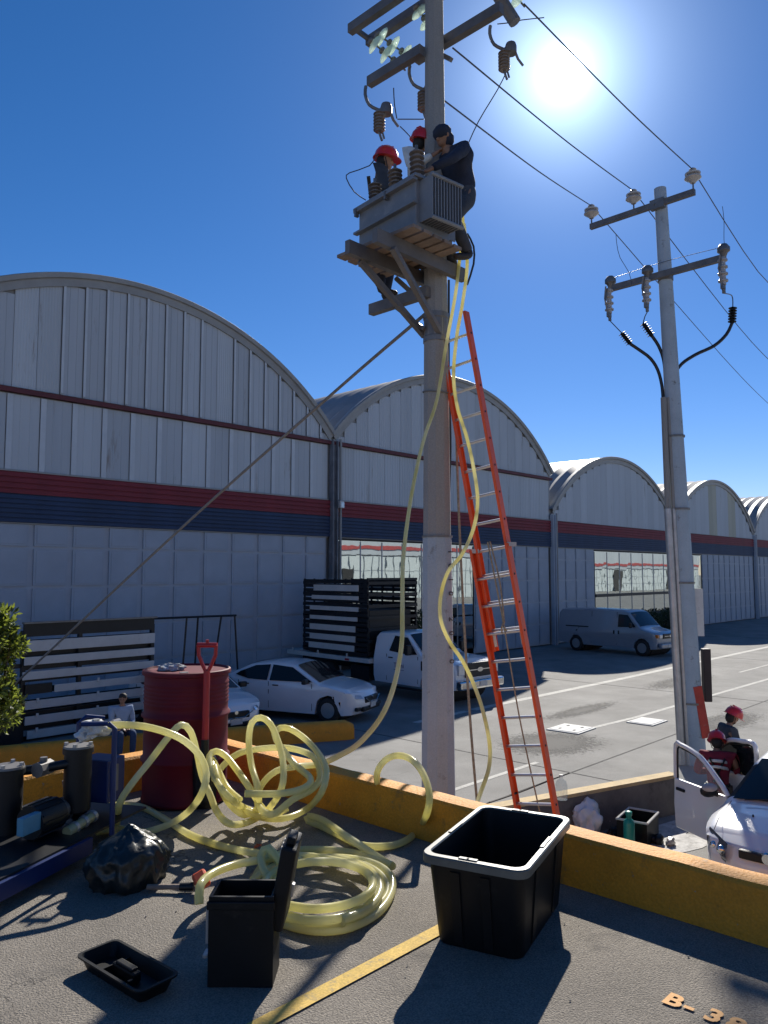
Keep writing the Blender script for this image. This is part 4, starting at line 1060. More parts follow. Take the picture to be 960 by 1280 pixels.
# transformer platform
ZP = 7.28
for yy in (5.77, 5.36):
    MB().box((6.28-P1.x, yy-P1.y, ZP), (1.5, .07, .15)).build('platform_beam', M_cross, t)
for yy in (5.80, 5.31):
    m = MB(); m.bar((5.75-P1.x, yy-P1.y, ZP-.08), (6.70-P1.x, (yy-5.55)*.45+.0, 6.55), .06, .06); m.build('platform_brace', M_cross, t)
m = MB(); m.box((6.60-P1.x, 6.00-P1.y, 7.02), (.09, .92, .13)); m.build('foot_crossarm', M_cross, t)
m = MB(); m.bar((6.6-P1.x, 6.1-P1.y, 7.0), (6.62-P1.x, 5.62-P1.y, 6.6), .04, .04); m.bar((.0, .16, 7.3), (-.1, .45, 7.05), .05, .05); m.bar((-.2, .45, 7.3), (.0, .16, 6.95), .05, .05); m.build('platform_brace', M_steel, t)
for k in range(5): MB().box((5.84+.17*k-P1.x, 5.62-P1.y, 7.373), (.13, 1.15, .035)).build('plank', M_wood, t)

# transformer
TA = rad(-7)
tc = Vector((6.235, 5.60, 7.415))
t = thing('pole_transformer', 'grey oil transformer with radiator fins high on the centre pole', 'transformer', tc, TA)
W_, L_, H_ = .50, .98, .55
MB().box((0, 0, H_/2), (W_, L_, H_), bev=.012).build('tank', M_trafo, t)
MB().box((0, 0, H_+.02), (W_+.1, L_+.1, .035), bev=.005).build('tank_lid', M_trafo, t)
m = MB()
for z in (.28, H_-.015):
    m.box((-W_/2-.03, 0, z), (.06, L_+.06, .025))
m.box((-W_/2-.02, 0, .02), (.05, L_, .05)); m.build('tank_rib', M_trafo, t)
m = MB(); m.box((-W_/2-.05, .47, H_-.04), (.05, .03, .09)); m.box((-W_/2-.04, -.05, H_-.03), (.05, .03, .09)); m.build('lifting_lug', M_steel, t)
for k in range(11): MB().box((-W_/2+.06+.042*k, -L_/2-.10, .31), (.012, .20, .46)).build('radiator_fin', M_trafo, t)
for k in range(9): MB().box((W_/2+.09, -L_/2+.10+.05*k, .30), (.18, .012, .44)).build('radiator_fin', M_trafo, t)
for z in (.08, .54): m = MB(); m.cyl((-W_/2+.04, -L_/2-.2, z), (W_/2, -L_/2-.2, z), .022, seg=8); m.build('radiator_header', M_trafo, t)
for y in (-.34, .34): MB().box((0, y, -.02), (W_+.12, .07, .05)).build('skid', M_cross, t)
for k, (x, y, h) in enumerate(((-.1, .36, .30), (-.1, .0, .32), (-.1, -.36, .38))):
    m = MB(); shed_body(m, (x, y, H_+.03), (x-.02, y, H_+.03+h), .045, .082, 7); m.build('high_voltage_bushing', M_porcb, t, smooth=True, angle=40)
    m = MB(); m.cyl((x-.02, y, H_+.03+h), (x-.02, y, H_+h+.09), .018, seg=8); m.build('terminal', M_steel, t)
for k in range(4):
    m = MB(); shed_body(m, (.16, -.3+.2*k, H_+.03), (.16, -.3+.2*k, H_+.16), .025, .04, 3); m.build('low_voltage_bushing', M_porc, t, smooth=True, angle=40)

# cutouts and arresters hanging from the arms of the centre pole
def arrester(px, py, fw, label, s=1.0, flip=1):
    p = A(px, py, fw); c = thing('fuse_cutout', label, 'fuse cutout', p, AZ-PI/2, 'cutouts on the centre pole')
    m = MB(); shed_body(m, (0, 0, .08), (0, 0, -.20*s), .06, .085, 6); m.build('insulator_body', M_porcb, c, smooth=True, angle=40)
    m = MB(); m.lathe([(.001, .16), (.07, .15), (.085, .1), (.085, .0)], c=(.10*flip, 0, .06), seg=12); m.bar((.1*flip, 0, .12), (-.02, 0, .06), .08, .1); m.build('cap', M_steel, c, smooth=True)
    m = MB(); m.tube(spline([(0, 0, .12), (-.14*flip, 0, .2), (-.2*flip, 0, .36), (-.19*flip, 0, .48)], .05), .024, 8); m.build('hanger', M_steel, c, smooth=True)
    m = MB(); m.tube([(.15*flip, 0, .12), (.2*flip, 0, -.02), (.27*flip, 0, -.12)], .02, 6); m.build('fuse_tube', M_poly, c)
    m = MB(); m.tube([(0, 0, -.2*s), (.02, 0, -.27*s), (.04, 0, -.33*s)], .018, 6); m.tube([(.05, 0, -.22*s), (.07, 0, -.3*s)], .015, 6); m.build('terminal', M_steel, c); c.scale = (.85, .85, .85)
arrester(474, 148, 8.9, 'leftmost ribbed cutout hanging above the worker with the red helmet')
arrester(529, 122, 8.95, 'middle ribbed cutout hanging against the centre pole')
arrester(630, 72, 8.9, 'rightmost ribbed cutout hanging close to the sun')
# glass strings
def glass_string(pts, label):
    p0 = A(*pts[0]); p1 = A(*pts[1]); n = pts[2]
    c = thing('insulator_string', label, 'insulator', p0, 0, 'glass insulator strings on the centre pole')
    d = p1-p0; q = d.to_track_quat('Z', 'Y').to_matrix().to_4x4(); L = d.length
    MB().tube([(0, 0, 0), d*1.12], .012, 6).build('link_rod', M_steel, c)
    for k in range(n):
        z = L*(k+.5)/n
        m = MB(); m.lathe([(.02, -.05), (.035, -.045), (.04, -.02), (.09, -.008), (.125, .02), (.12, .032), (.10, .016), (.085, .03), (.07, .012), (.05, .028), (.03, .012), (.015, .03)], c=q @ Vector((0, 0, z)), seg=18, M=q); m.build('glass_disc', M_insul, c, smooth=True, angle=60)
        m = MB(); m.lathe([(.03, -.075), (.045, -.06), (.045, -.035), (.02, -.03)], c=q @ Vector((0, 0, z)), seg=10, M=q); m.build('disc_cap', M_steel, c)
glass_string(((460, 48, 9.1), (502, 84, 9.35), 3), 'string of clear glass discs hanging from the left end of the top crossarm')
glass_string(((468, 40, 9.15), (513, 72, 9.4), 3), 'second string of clear glass discs hanging beside the leftmost one under the top crossarm')
glass_string(((518, 6, 9.0), (548, 46, 9.3), 3), 'string of clear glass discs just left of the centre pole top')
glass_string(((618, -36, 8.9), (652, 4, 9.2), 3), 'string of clear glass discs at the top edge right of the centre pole')

# ------------------------------------------------------------------ conductors
far = [G(962, 507, 11.2), G(962, 452, 11.2), G(962, 357, 11.9)]
starts = [A(553, 124, 8.87), A(566, 60, 8.85), A(655, 5, 9.2)]
names_ = ['lowest conductor crossing the sky from the centre pole to the leftmost bell insulator', 'middle conductor crossing the sky to the bell insulator beside the right pole top', 'upper conductor passing under the sun to the right end bell insulator']
for k in range(3):
    i0 = ins[k]; f = i0+(far[k]-i0)*1.6
    f.z += .3
    mid = (starts[k]+i0)/2 - Vector((0, 0, .06))
    pts = spline([starts[k], mid, i0-Vector((0, 0, .0))], .6)[:-1]+spline([i0, (i0+f)/2-Vector((0, 0, .25)), f+Vector((0, 0, .4))], 1.5)
    b = MB(); b.tube(pts, .0105, 6); tag(b.build('overhead_wire', M_wire), names_[k], 'wire', 'overhead wires')
for k, (l, lab) in enumerate([([(474, 190, 9.0), (462, 207, 9.0), (437, 216, 9.0), (433, 223, 9.0), (443, 240, 9.0), (457, 250, 8.9)], 'thin wire looping out left of the helmeted worker'),
        ([(500, 158, 9.0), (512, 170, 9.0), (522, 184, 8.8)], 'short thin wire from the left cutout to the middle bushing'),
        ([(492, 110, 9.0), (493, 130, 9.0), (496, 148, 9.0)], 'thin drop wire to the left cutout'),
        ([(497, 149, 9.0), (515, 149, 9.1), (530, 149, 9.1)], 'short level wire towards the middle cutout'),
        ([(622, 30, 8.9), (640, 28, 9.0), (652, 25, 9.1), (680, 22, 9.2)], 'thin bent wire high beside the sun'),
        ([(632, 92, 8.9), (622, 112, 8.95), (598, 152, 9.0), (583, 185, 8.9)], 'thin wire running down right of the pole to the crouching worker')]):
    cable('jumper_wire', [A(*p) for p in l], .007, M_wire, lab, 'wire', group='thin jumper wires on the centre pole')
# guy wire
cable('guy_wire', [A(531, 393, 8.72), A(410, 497, 10.5), A(205, 680, 13.2), A(-45, 915, 17.5)], .022, mat('guy_wire_strand', (.20, .19, .18), .6, .2, 20), 'taut grey guy wire slanting from the centre pole down to the left edge', 'wire', step=.5)
# ropes and cable beside the pole
cable('hanging_cable', [A(561, 350, 8.9), A(561, 470, 8.9), A(563, 560, 8.9), A(560, 640, 8.85), A(557, 665, 8.8)], .014, M_cable, 'dark cable hanging down the right side of the centre pole', 'cable')
cable('hanging_rope', [A(570, 520, 8.75), A(572, 600, 8.7), A(577, 720, 8.6), A(583, 830, 8.5), A(590, 930, 8.4), A(597, 1010, 8.35)], .014, M_rope, 'old frayed rope hanging between the centre pole and the ladder', 'rope')
cable('hanging_cable', [A(584, 292, 8.7), A(592, 308, 8.7), A(592, 330, 8.7), A(584, 356, 8.7)], .012, M_cable, 'thin black cable looping beside the hoses under the transformer', 'cable')
cable('ground_cord', [A(612, 1003, 8.2), A(650, 990, 8.6), A(688, 975, 8.8)], .01, M_cable, 'thin dark cord stretched behind the ladder foot', 'rope')

# ------------------------------------------------------------------ extension ladder
lb0 = A(661, 1014, 8.2); lb1 = A(700, 1018, 8.05)          # lower section, at the kerb line
lt0 = A(600, 716, 8.45); lt1 = A(640, 716, 8.3)
ut0 = A(560, 440, 8.70); ut1 = A(578, 393, 8.62)
t = thing('extension_ladder', 'orange fibreglass extension ladder with aluminium rungs leaning on the centre pole', 'ladder', (7.35, 4.45, 0))
O = Vector((7.35, 4.45, 0))
foot = Vector((7.38, 4.42, 0)); topc = Vector((6.775, 5.35, 6.72))
dirl = (topc-foot).normalized()
wdir = Vector((RT[0], RT[1], 0)); wdir = (wdir - dirl*wdir.dot(dirl)).normalized()
turn = Matrix.Rotation(rad(-36), 3, dirl); wdir = turn @ wdir
nd = dirl.cross(wdir).normalized()
if nd.dot(Vector((FW[0], FW[1], 0))) > 0: nd = -nd
def rail(c0, c1, name='rail', ww=.095, th=.03):
    # C-channel
    m = MB(); m.bar(c0-O, c1-O, .012, ww, up=wdir) if False else None
    d = (c1-c0).normalized(); M = Matrix((d, nd, wdir)).transposed().to_4x4(); M.translation = (c0+c1)/2-O
    L = (c1-c0).length
    for (oy, oz, sy_, sz) in ((0, 0, ww, .006), (ww/2, .014, .006, .03), (-ww/2, .014, .006, .03)):
        r = bmesh.ops.create_cube(m.bm, size=1)
        for v in r['verts']: v.co = M @ Vector((v.co.x*L, v.co.y*sy_+oy, v.co.z*sz+oz*sg))
    return m.build(name, M_orange, t)
LEN = (topc-foot).length
HWL = .235
lo_end = 4.15; up_start = 3.0
for s_, off, a, b in ((1, .05, -.02, lo_end), (-1, .05, -.02, lo_end), (1, -.02, up_start, LEN), (-1, -.02, up_start, LEN)):
    sg = -s_; w = HWL if off > 0 else HWL-.035
    c0 = foot+dirl*a+wdir*s_*w+nd*off; c1 = foot+dirl*b+wdir*s_*w+nd*off
    rail(c0, c1)
k = .15
while k < LEN-.1:
    lower = k < lo_end-.05
    off = .05 if lower else -.02; w = HWL-.005 if lower else HWL-.04
    c = foot+dirl*k+nd*off-O
    m = MB(); m.cyl(c-wdir*w, c+wdir*w, .017, seg=8); m.build('rung', M_alu, t, smooth=True)
    for s_ in (-1, 1):
        m = MB(); m.cyl(c+wdir*s_*(w+.004), c+wdir*s_*(w+.014), .012, seg=8); m.build('rivet', M_blacks, t)
    if lower and k > up_start:
        c = foot+dirl*(k+.03)-nd*.02-O; m = MB(); m.cyl(c-wdir*(HWL-.04), c+wdir*(HWL-.04), .015, seg=8); m.build('rung', M_alu, t, smooth=True)
    k += .305
for s_ in (-1, 1):
    c = foot+dirl*(lo_end-.02)+wdir*s_*HWL-O; MB().box(c, (.1, .1, .045), AZ).build('guide_bracket', M_galv, t)
    c = foot+dirl*(up_start+.05)+wdir*s_*(HWL-.06)-O; MB().bar(c, c+dirl*.14, .03, .05).build('rung_lock', M_galv, t)
    MB().box(foot+wdir*s_*HWL-O+Vector((0, 0, .02)), (.1, .09, .04), AZ).build('ladder_foot', M_rubber, t)
m = MB(); c0 = foot+dirl*(lo_end+.05)-O; c1 = foot+dirl*3.3-O
m.tube(spline([c0+nd*.08, c0*.6+c1*.4+wdir*.02+nd*.1, c1+wdir*.04+nd*.12], .05), .009, 6); m.tube(spline([c0+nd*.08+wdir*.03, c0*.5+c1*.5+wdir*.07+nd*.1, c1+wdir*.05+nd*.12], .05), .009, 6)
m.tube(spline([c1+wdir*.04+nd*.12, foot+dirl*2.2+nd*.06-O, foot+dirl*.9+wdir*.04+nd*.02-O], .1), .008, 6)
m.tube(spline([c1+wdir*.02+nd*.12, c1+wdir*.07+nd*.14-dirl*.08, c1+wdir*.03+nd*.15-dirl*.02, c1+wdir*.0+nd*.12-dirl*.1], .03), .009, 6); m.build('hoist_rope', M_rope, t, smooth=True)
# ------------------------------------------------------------------ people
def skin_mesh(chains, sub=1):
    """chains: lists of (point, radius); chains share vertices by equal coordinates"""
    me = bpy.data.meshes.new('s'); V = []; R = []; E = []; idx = {}
    for ch in chains:
        prev = None
        for p, r in ch:
            k = tuple(round(c, 4) for c in p)
            if k not in idx: idx[k] = len(V); V.append(p); R.append(r)
            i = idx[k]
            if prev is not None and prev != i: E.append((prev, i))
            prev = i
    me.from_pydata([tuple(v) for v in V], E, []); o = bpy.data.objects.new('s', me); col.objects.link(o)
    md = o.modifiers.new('skin', 'SKIN'); md.use_smooth_shade = True
    sv = me.skin_vertices[0].data
    for i, r in enumerate(R):
        rr = r if isinstance(r, tuple) else (r, r)
        sv[i].radius = rr; sv[i].use_root = (i == 0)
    sb = o.modifiers.new('sub', 'SUBSURF'); sb.levels = sub; sb.render_levels = sub
    out = evaluated(o); bpy.data.objects.remove(o); bpy.data.meshes.remove(me); return out
STAND = dict(pelvis=(0, 0, .95), waist=(.0, 0, 1.10), chest=(.0, 0, 1.34), neck=(.0, 0, 1.49), head=(.02, 0, 1.63),
             shl=(0, .19, 1.42), ell=(-.02, .25, 1.14), hal=(.08, .25, .90), hipl=(0, .09, .92), knl=(.02, .10, .50), anl=(-.02, .10, .09), tol=(.14, .12, .04),
             shr=(0, -.19, 1.42), elr=(-.02, -.25, 1.14), har=(.08, -.25, .90), hipr=(0, -.09, .92), knr=(.02, -.10, .50), anr=(-.02, -.10, .09), tor=(.14, -.12, .04))
def person(label, loc, rz, pose, top, legs, helmet=True, tilt=(0, 0, 0), boots=M_boot, vest=None, gloves=None, backpack=False, cap=None, name='person'):
    J = dict(STAND); J.update(pose); J = {k: Vector(v) for k, v in J.items()}
    t = thing(name, label, 'person', loc, rz)
    hd = J['head']; up = (hd-J['neck']).normalized()
    fx = Vector(pose.get('look', (1, 0, 0))); fx = (fx-up*fx.dot(up)).normalized(); ly = up.cross(fx)
    HM = Matrix((fx, ly, up)).transposed().to_4x4()
    ch = []
    ch.append([(J['pelvis'], .085), (J['waist'], .08), (J['chest'], .11), (J['neck'], .05), (hd-up*.06, .05)])
    for s, q in (('l', 1), ('r', -1)):
        el, ha = J['el'+s], J['ha'+s]; d = (ha-el).normalized(); wr = ha
        ch.append([(J['chest'], .11), (J['sh'+s], .06), (el, .042), (el.lerp(wr, .55), .036), (wr, .026)])
        pn = d.cross(Vector((0, 0, 1))) if abs(d.z) < .9 else Vector((0, 1, 0)); side = pn.normalized(); th = side.cross(d).normalized()
        palm = wr+d*.06; ch.append([(wr, .026), (palm, (.032, .018))])
        for f, (o_, ln) in enumerate(((-.027, .065), (-.009, .078), (.009, .074), (.026, .06))):
            b_ = palm+d*.012+side*o_; m_ = b_+d*ln*.5+th*.006*q; e_ = b_+d*ln*.85+th*.028*q
            ch.append([(palm, (.032, .018)), (b_, .010), (m_, .0088), (e_, .007)])
        ch.append([(wr+d*.0001, .026), (wr+d*.02+th*.024, .012), (wr+d*.055+th*.045, .010), (wr+d*.078+th*.05, .008)])
        ch.append([(J['pelvis'], .10), (J['hip'+s], .085), (J['kn'+s], .055), (J['kn'+s].lerp(J['an'+s], .35), .052), (J['an'+s], .036), (J['to'+s], .03)])
    base = skin_mesh(ch, 1)
    # head with brow, nose, chin and ears joined into the same surface
    m = MB(); m.bm.from_mesh(base)
    m.sphere(hd, (.078, .076, .105), 2, HM.to_3x3()); m.sphere(hd+HM.to_3x3() @ Vector((.03, 0, -.055)), (.05, .052, .05), 2, HM.to_3x3())
    m.sphere(hd+HM.to_3x3() @ Vector((.082, 0, -.015)), (.018, .013, .022), 1, HM.to_3x3()); m.sphere(hd+HM.to_3x3() @ Vector((.066, 0, .018)), (.014, .048, .01), 1, HM.to_3x3())
    m.sphere(hd+HM.to_3x3() @ Vector((.07, 0, -.052)), (.012, .024, .009), 1, HM.to_3x3())
    for s in (-1, 1): m.sphere(hd+HM.to_3x3() @ Vector((0, s*.077, 0)), (.018, .01, .03), 1, HM.to_3x3())
    me = bpy.data.meshes.new('b'); m.bm.to_mesh(me); m.bm.free()
    o = bpy.data.objects.new('b', me); col.objects.link(o); md = o.modifiers.new('r', 'REMESH'); md.mode = 'VOXEL'; md.voxel_size = .0095; md.use_smooth_shade = True
    me2 = evaluated(o); bpy.data.objects.remove(o)
    link('body', me2, M_skin, t)
    for s in (-1, 1): MB().sphere(hd+HM.to_3x3() @ Vector((.072, s*.028, .003)), (.006, .011, .007), 1, HM.to_3x3()).build('eye', M_hair, t)
    # clothes
    c = [[(J['pelvis']+Vector((0, 0, -.03)), (.15, .125)), (J['waist'], (.155, .125)), (J['waist'].lerp(J['chest'], .5), (.165, .13)), (J['chest'], (.175, .135)), (J['neck']-up*.03, .075)]]
    for s in 'lr':
        wr = J['el'+s].lerp(J['ha'+s], .93); c.append([(J['chest'], (.175, .135)), (J['sh'+s], .085), (J['sh'+s].lerp(J['el'+s], .5), .068), (J['el'+s], .058), (J['el'+s].lerp(wr, .5), .052), (wr, .042)])
    link('jacket', skin_mesh(c, 2), top, t)
    c = []
    c.append([(J['pelvis'].lerp(J['waist'], .8), (.145, .12)), (J['pelvis'], (.15, .12)), (J['pelvis']-Vector((0, 0, .05)), (.12, .11))])
    for s in 'lr': c.append([(J['pelvis']-Vector((0, 0, .05)), (.12, .11)), (J['hip'+s]-Vector((0, 0, .06)) if J['kn'+s].z < J['hip'+s].z-.2 else J['hip'+s], .095), (J['hip'+s].lerp(J['kn'+s], .5), .088), (J['kn'+s], .072), (J['kn'+s].lerp(J['an'+s], .5), .068), (J['kn'+s].lerp(J['an'+s], .93), .062)])
    link('trousers', skin_mesh(c, 2), legs, t)
    for s in 'lr':
        a, b = J['an'+s], J['to'+s]
        link('boot', skin_mesh([[(a+(J['kn'+s]-a)*.25, .052), (a, .052), (a.lerp(b, .5), .045), (b, .042), (b+(b-a)*.3, .032)]], 1), boots, t)
    if helmet:
        m = MB(); m.sphere((-.03, 0, -.015), (.078, .081, .10), 2); m.build('hair', M_hair, t, smooth=True).matrix_local = Matrix.Translation(hd) @ HM
        m = MB(); m.lathe([(.001, .158), (.05, .150), (.09, .122), (.114, .08), (.122, .03), (.124, .012)], seg=24)
        for v in m.bm.verts: v.co.x *= 1.13
        m.build('helmet', M_helmet, t, smooth=True).matrix_local = Matrix.Translation(hd+up*.012) @ HM
        m = MB(); m.lathe([(.118, .015), (.135, .01), (.135, .004), (.118, .008)], seg=24)
        for v in m.bm.verts:
            v.co.x *= 1.13
            if v.co.x > .05: v.co.x += .028*(v.co.x-.05)/.1; v.co.z -= .004
        m.build('helmet_brim', M_helmet, t, smooth=True).matrix_local = Matrix.Translation(hd+up*.012) @ HM
        m = MB(); m.bar((-.1, 0, .125), (.1, 0, .125), .03, .02); m.bar((-.07, 0, .15), (.07, 0, .15), .03, .018); m.build('helmet_ridge', M_helmet, t, smooth=True).matrix_local = Matrix.Translation(hd+up*.012) @ HM
        m = MB(); m.tube([HM.to_3x3() @ Vector(p)+hd for p in ((0, .09, 0), (.03, .07, -.08), (.04, 0, -.115), (.03, -.07, -.08), (0, -.09, 0))], .006, 5); m.build('chin_strap', M_blacks, t)
    elif cap is not None:
        m = MB(); m.sphere((-.01, 0, .035), (.102, .092, .09), 2); m.sphere((-.03, 0, -.04), (.085, .086, .10), 2); m.build('hood', cap, t, smooth=True).matrix_local = Matrix.Translation(hd) @ HM
    else:
        m = MB(); m.sphere((-.012, 0, .035), (.085, .083, .08), 2); m.build('hair', M_hair, t, smooth=True).matrix_local = Matrix.Translation(hd) @ HM
    pw = J['pelvis'].lerp(J['waist'], .45)
    if helmet:
        m = MB(); m.lathe([(.160, -.022), (.166, 0), (.160, .022)], seg=20)
        for v in m.bm.verts: v.co.x *= .86
        m.build('tool_belt', M_boot, t).matrix_local = Matrix.Translation(pw)
        for s in (-1, 1): MB().box(pw+Vector((-.02, s*.165, -.06)), (.11, .05, .12), bev=.01).build('tool_pouch', M_boot, t)
    if vest:
        a = J['waist'].lerp(J['chest'], .55); b = J['waist'].lerp(J['chest'], .9)
        for p in (a, b):
            m = MB(); m.lathe([(.182, -.018), (.186, 0), (.182, .018)], seg=20)
            for v in m.bm.verts: v.co.x *= .82; v.co.y *= 1.06
            dd = (J['chest']-J['waist']).to_track_quat('Z', 'Y').to_matrix().to_4x4()
            m.build('reflective_band', M_reflect, t).matrix_local = Matrix.Translation(p) @ dd
    if backpack:
        m = MB()
        ch_, wa = J['chest'], J['waist']
        for s in (-1, 1):
            m.bar(ch_+Vector((-.155, s*.10, .08)), wa+Vector((-.15, -s*.06, -.02)), .04, .012)
        m.build('harness', M_blacks, t)
    return t

# three men at the transformer
person('worker in a red helmet and grey workwear standing on the beam left of the transformer', (6.62, 6.26, 7.085), rad(-60),
       dict(hal=(.30, .12, 1.22), ell=(.08, .27, 1.18), har=(.30, -.10, 1.20), elr=(.08, -.28, 1.16), look=(1, .2, -.3), knl=(.06, .10, .52), knr=(-.02, -.12, .50)), M_grey_c, M_navy, backpack=True).scale = (1.09, 1.12, 1.09)
person('worker in a red helmet facing the pole, partly hidden by the middle bushing', (6.70, 5.76, 7.30), rad(-85),
       dict(hal=(.28, .1, 1.35), ell=(.1, .24, 1.2), har=(.30, -.12, 1.33), elr=(.08, -.26, 1.18), look=(.2, 1, 0.1), head=(.03, 0, 1.62)), M_cloth_w, M_navy)
person('worker in a dark hood and navy jacket bending over the right side of the transformer', (6.80, 5.30, 7.30), rad(165),
       dict(pelvis=(-.12, 0, .86), waist=(-.10, 0, 1.0), chest=(.02, 0, 1.20), neck=(.10, 0, 1.33), head=(.17, .02, 1.44), look=(1, 0, -.7),
            shl=(.02, .19, 1.26), shr=(.02, -.19, 1.26), ell=(.22, .24, 1.05), hal=(.42, .14, .92), elr=(.20, -.26, 1.02), har=(.40, -.16, .90),
            hipl=(-.12, .09, .83), hipr=(-.12, -.09, .83), knl=(.12, .12, .46), knr=(.08, -.14, .44), anl=(-.08, .12, .09), anr=(-.10, -.13, .09), tol=(.08, .13, .05), tor=(.06, -.14, .05)), M_navy, M_grey_c, helmet=False, cap=M_navy)
# red shoulder panels of his jacket
tt = bpy.data.objects['person.002']; tt.scale = (1.12, 1.22, 1.04)
link('jacket_panel', skin_mesh([[(Vector((-.17, -.10, .95)), .05), (Vector((-.13, -.13, 1.12)), .07), (Vector((-.03, -.16, 1.27)), .075)]], 2), mat('red_workwear', (.40, .02, .015), .85, .1, 8), tt)
# two men by the open car
person('worker in a red helmet and dark shirt standing behind the open car doors', (12.3, 4.42, -.0), rad(-45),
       dict(head=(.10, 0, 1.60), neck=(.04, 0, 1.48), chest=(.0, 0, 1.32), look=(1, 0, -.5), hal=(.30, .1, 1.05), ell=(.06, .26, 1.14), har=(.3, -.12, 1.02), elr=(.06, -.26, 1.12)), M_grey_c, M_navy)
person('worker in maroon overalls and black harness with his back to us beside the open car', (11.50, 4.28, 0), rad(20),
       dict(pelvis=(-.12, 0, .74), waist=(-.10, 0, .88), chest=(-.01, 0, 1.10), neck=(.06, 0, 1.24), head=(.12, 0, 1.35), look=(1, 0, -.6), shl=(-.01, .2, 1.18), shr=(-.01, -.2, 1.18), hal=(.32, .1, .88), ell=(.08, .28, .92), har=(.32, -.12, .86), elr=(.08, -.28, .90),
            hipl=(-.12, .09, .71), hipr=(-.12, -.09, .71), knl=(.16, .14, .44), knr=(.16, -.14, .44), anl=(-.05, .13, .09), anr=(-.05, -.13, .09), tol=(.11, .14, .04), tor=(.11, -.14, .04)), M_jred, M_jred, vest=True, backpack=True)
# man sitting on the far barrier
sp = Vector((8.10, 15.22, 0))
person('man in a light blue shirt sitting on the far yellow barrier left of the drum', sp, rad(-100),
       dict(pelvis=(0, 0, .52), waist=(.0, 0, .66), chest=(.03, 0, .90), neck=(.05, 0, 1.05), head=(.08, 0, 1.19), shl=(.03, .19, .98), shr=(.03, -.19, .98), ell=(.08, .22, .70), elr=(.08, -.22, .70), hal=(.30, .08, .62), har=(.30, -.08, .62),
            hipl=(.02, .09, .52), hipr=(.02, -.09, .52), knl=(.44, .12, .53), knr=(.44, -.14, .53), anl=(.40, .12, .09), anr=(.42, -.15, .09), tol=(.55, .13, .04), tor=(.57, -.16, .04), look=(1, -.5, 0)), M_lblue, M_jeans, helmet=False)

# ------------------------------------------------------------------ hoses
HR = .0198
def hose(name, pts, label, group='clear yellow hoses', r=HR, couplings=()):
    b = MB(); P = spline(pts, .035); b.tube(P, r, 12); o = b.build(name, M_hose, None, smooth=True, angle=60)
    tag(o, label, 'hose', group); return o
def a_(l): return [A(*p) for p in l]
D0 = DZ+HR
def g_(x, y, dz=0.0): return G(x, y, D0+dz)
def H_(x, y, fw):                       # never below the deck
    p = A(x, y, fw)
    if p.z < D0: p = G(x, y, D0)
    return p
def h_(l): return [H_(*p) for p in l]
# hose from the transformer down the left of the pole, over the kerb, into the standing pile
hose('hose', a_([(577, 262, 8.75), (579, 285, 8.72), (575, 320, 8.66), (569, 370, 8.62), (558, 430, 8.55), (546, 500, 8.4), (531, 545, 8.25), (520, 590, 8.0), (511, 640, 7.7), (504, 700, 7.3), (503, 760, 6.9), (502, 805, 6.6), (493, 855, 6.2), (477, 895, 5.9), (450, 928, 5.6), (425, 944, 5.4), (400, 955, 5.25)]) +
     h_([(372, 958, 5.0), (345, 964, 4.9), (326, 983, 4.8), (322, 1005, 4.7), (340, 1018, 4.55), (365, 1000, 4.5), (392, 985, 4.6), (400, 968, 4.75), (390, 945, 4.95), (360, 935, 5.1), (325, 936, 5.1), (298, 942, 5.0), (278, 958, 4.9), (268, 975, 4.8)]),
     'clear yellow hose running from the transformer down left of the centre pole into the tangle')
# hose down the right of the pole, behind the kerb
hose('hose', a_([(580, 280, 8.66), (584, 330, 8.6), (578, 380, 8.55), (571, 420, 8.5), (567, 470, 8.45), (572, 510, 8.4), (583, 545, 8.35), (592, 585, 8.3), (597, 625, 8.25), (592, 660, 8.2), (578, 692, 8.1), (560, 715, 8.0), (551, 745, 7.95), (551, 775, 7.9), (562, 802, 7.9), (578, 826, 7.85), (592, 855, 7.8), (604, 890, 7.75), (612, 930, 7.7), (611, 960, 7.6), (601, 990, 7.4), (588, 1025, 7.0), (568, 1060, 6.3), (545, 1075, 5.6)]) +
     [G(505, 1050, 1.95), G(482, 1010, 2.25), A(471, 975, 4.86), A(477, 955, 4.80), A(492, 945, 4.74), A(510, 947, 4.66), A(526, 962, 4.54), A(536, 988, 4.42), A(535, 1012, 4.36)] + [g_(524, 1036), g_(505, 1052), g_(480, 1058), g_(450, 1056), g_(425, 1044), g_(400, 1032), g_(385, 1026, .03), g_(386, 1020, .05), g_(405, 1026, .06), g_(428, 1042, .06), g_(455, 1060, .04), g_(485, 1080, .02)] +
     [g_(490, 1082, .03), g_(470, 1075, .02), g_(440, 1066), g_(400, 1062), g_(365, 1064), g_(335, 1075), g_(318, 1100), g_(322, 1130), g_(350, 1152), g_(395, 1163), g_(440, 1158), g_(475, 1138), g_(490, 1112), g_(486, 1092, .02), g_(462, 1078, .03), g_(420, 1072, .04), g_(375, 1076, .04)],
     'clear yellow hose running right of the centre pole, looping over the kerb to the coil')
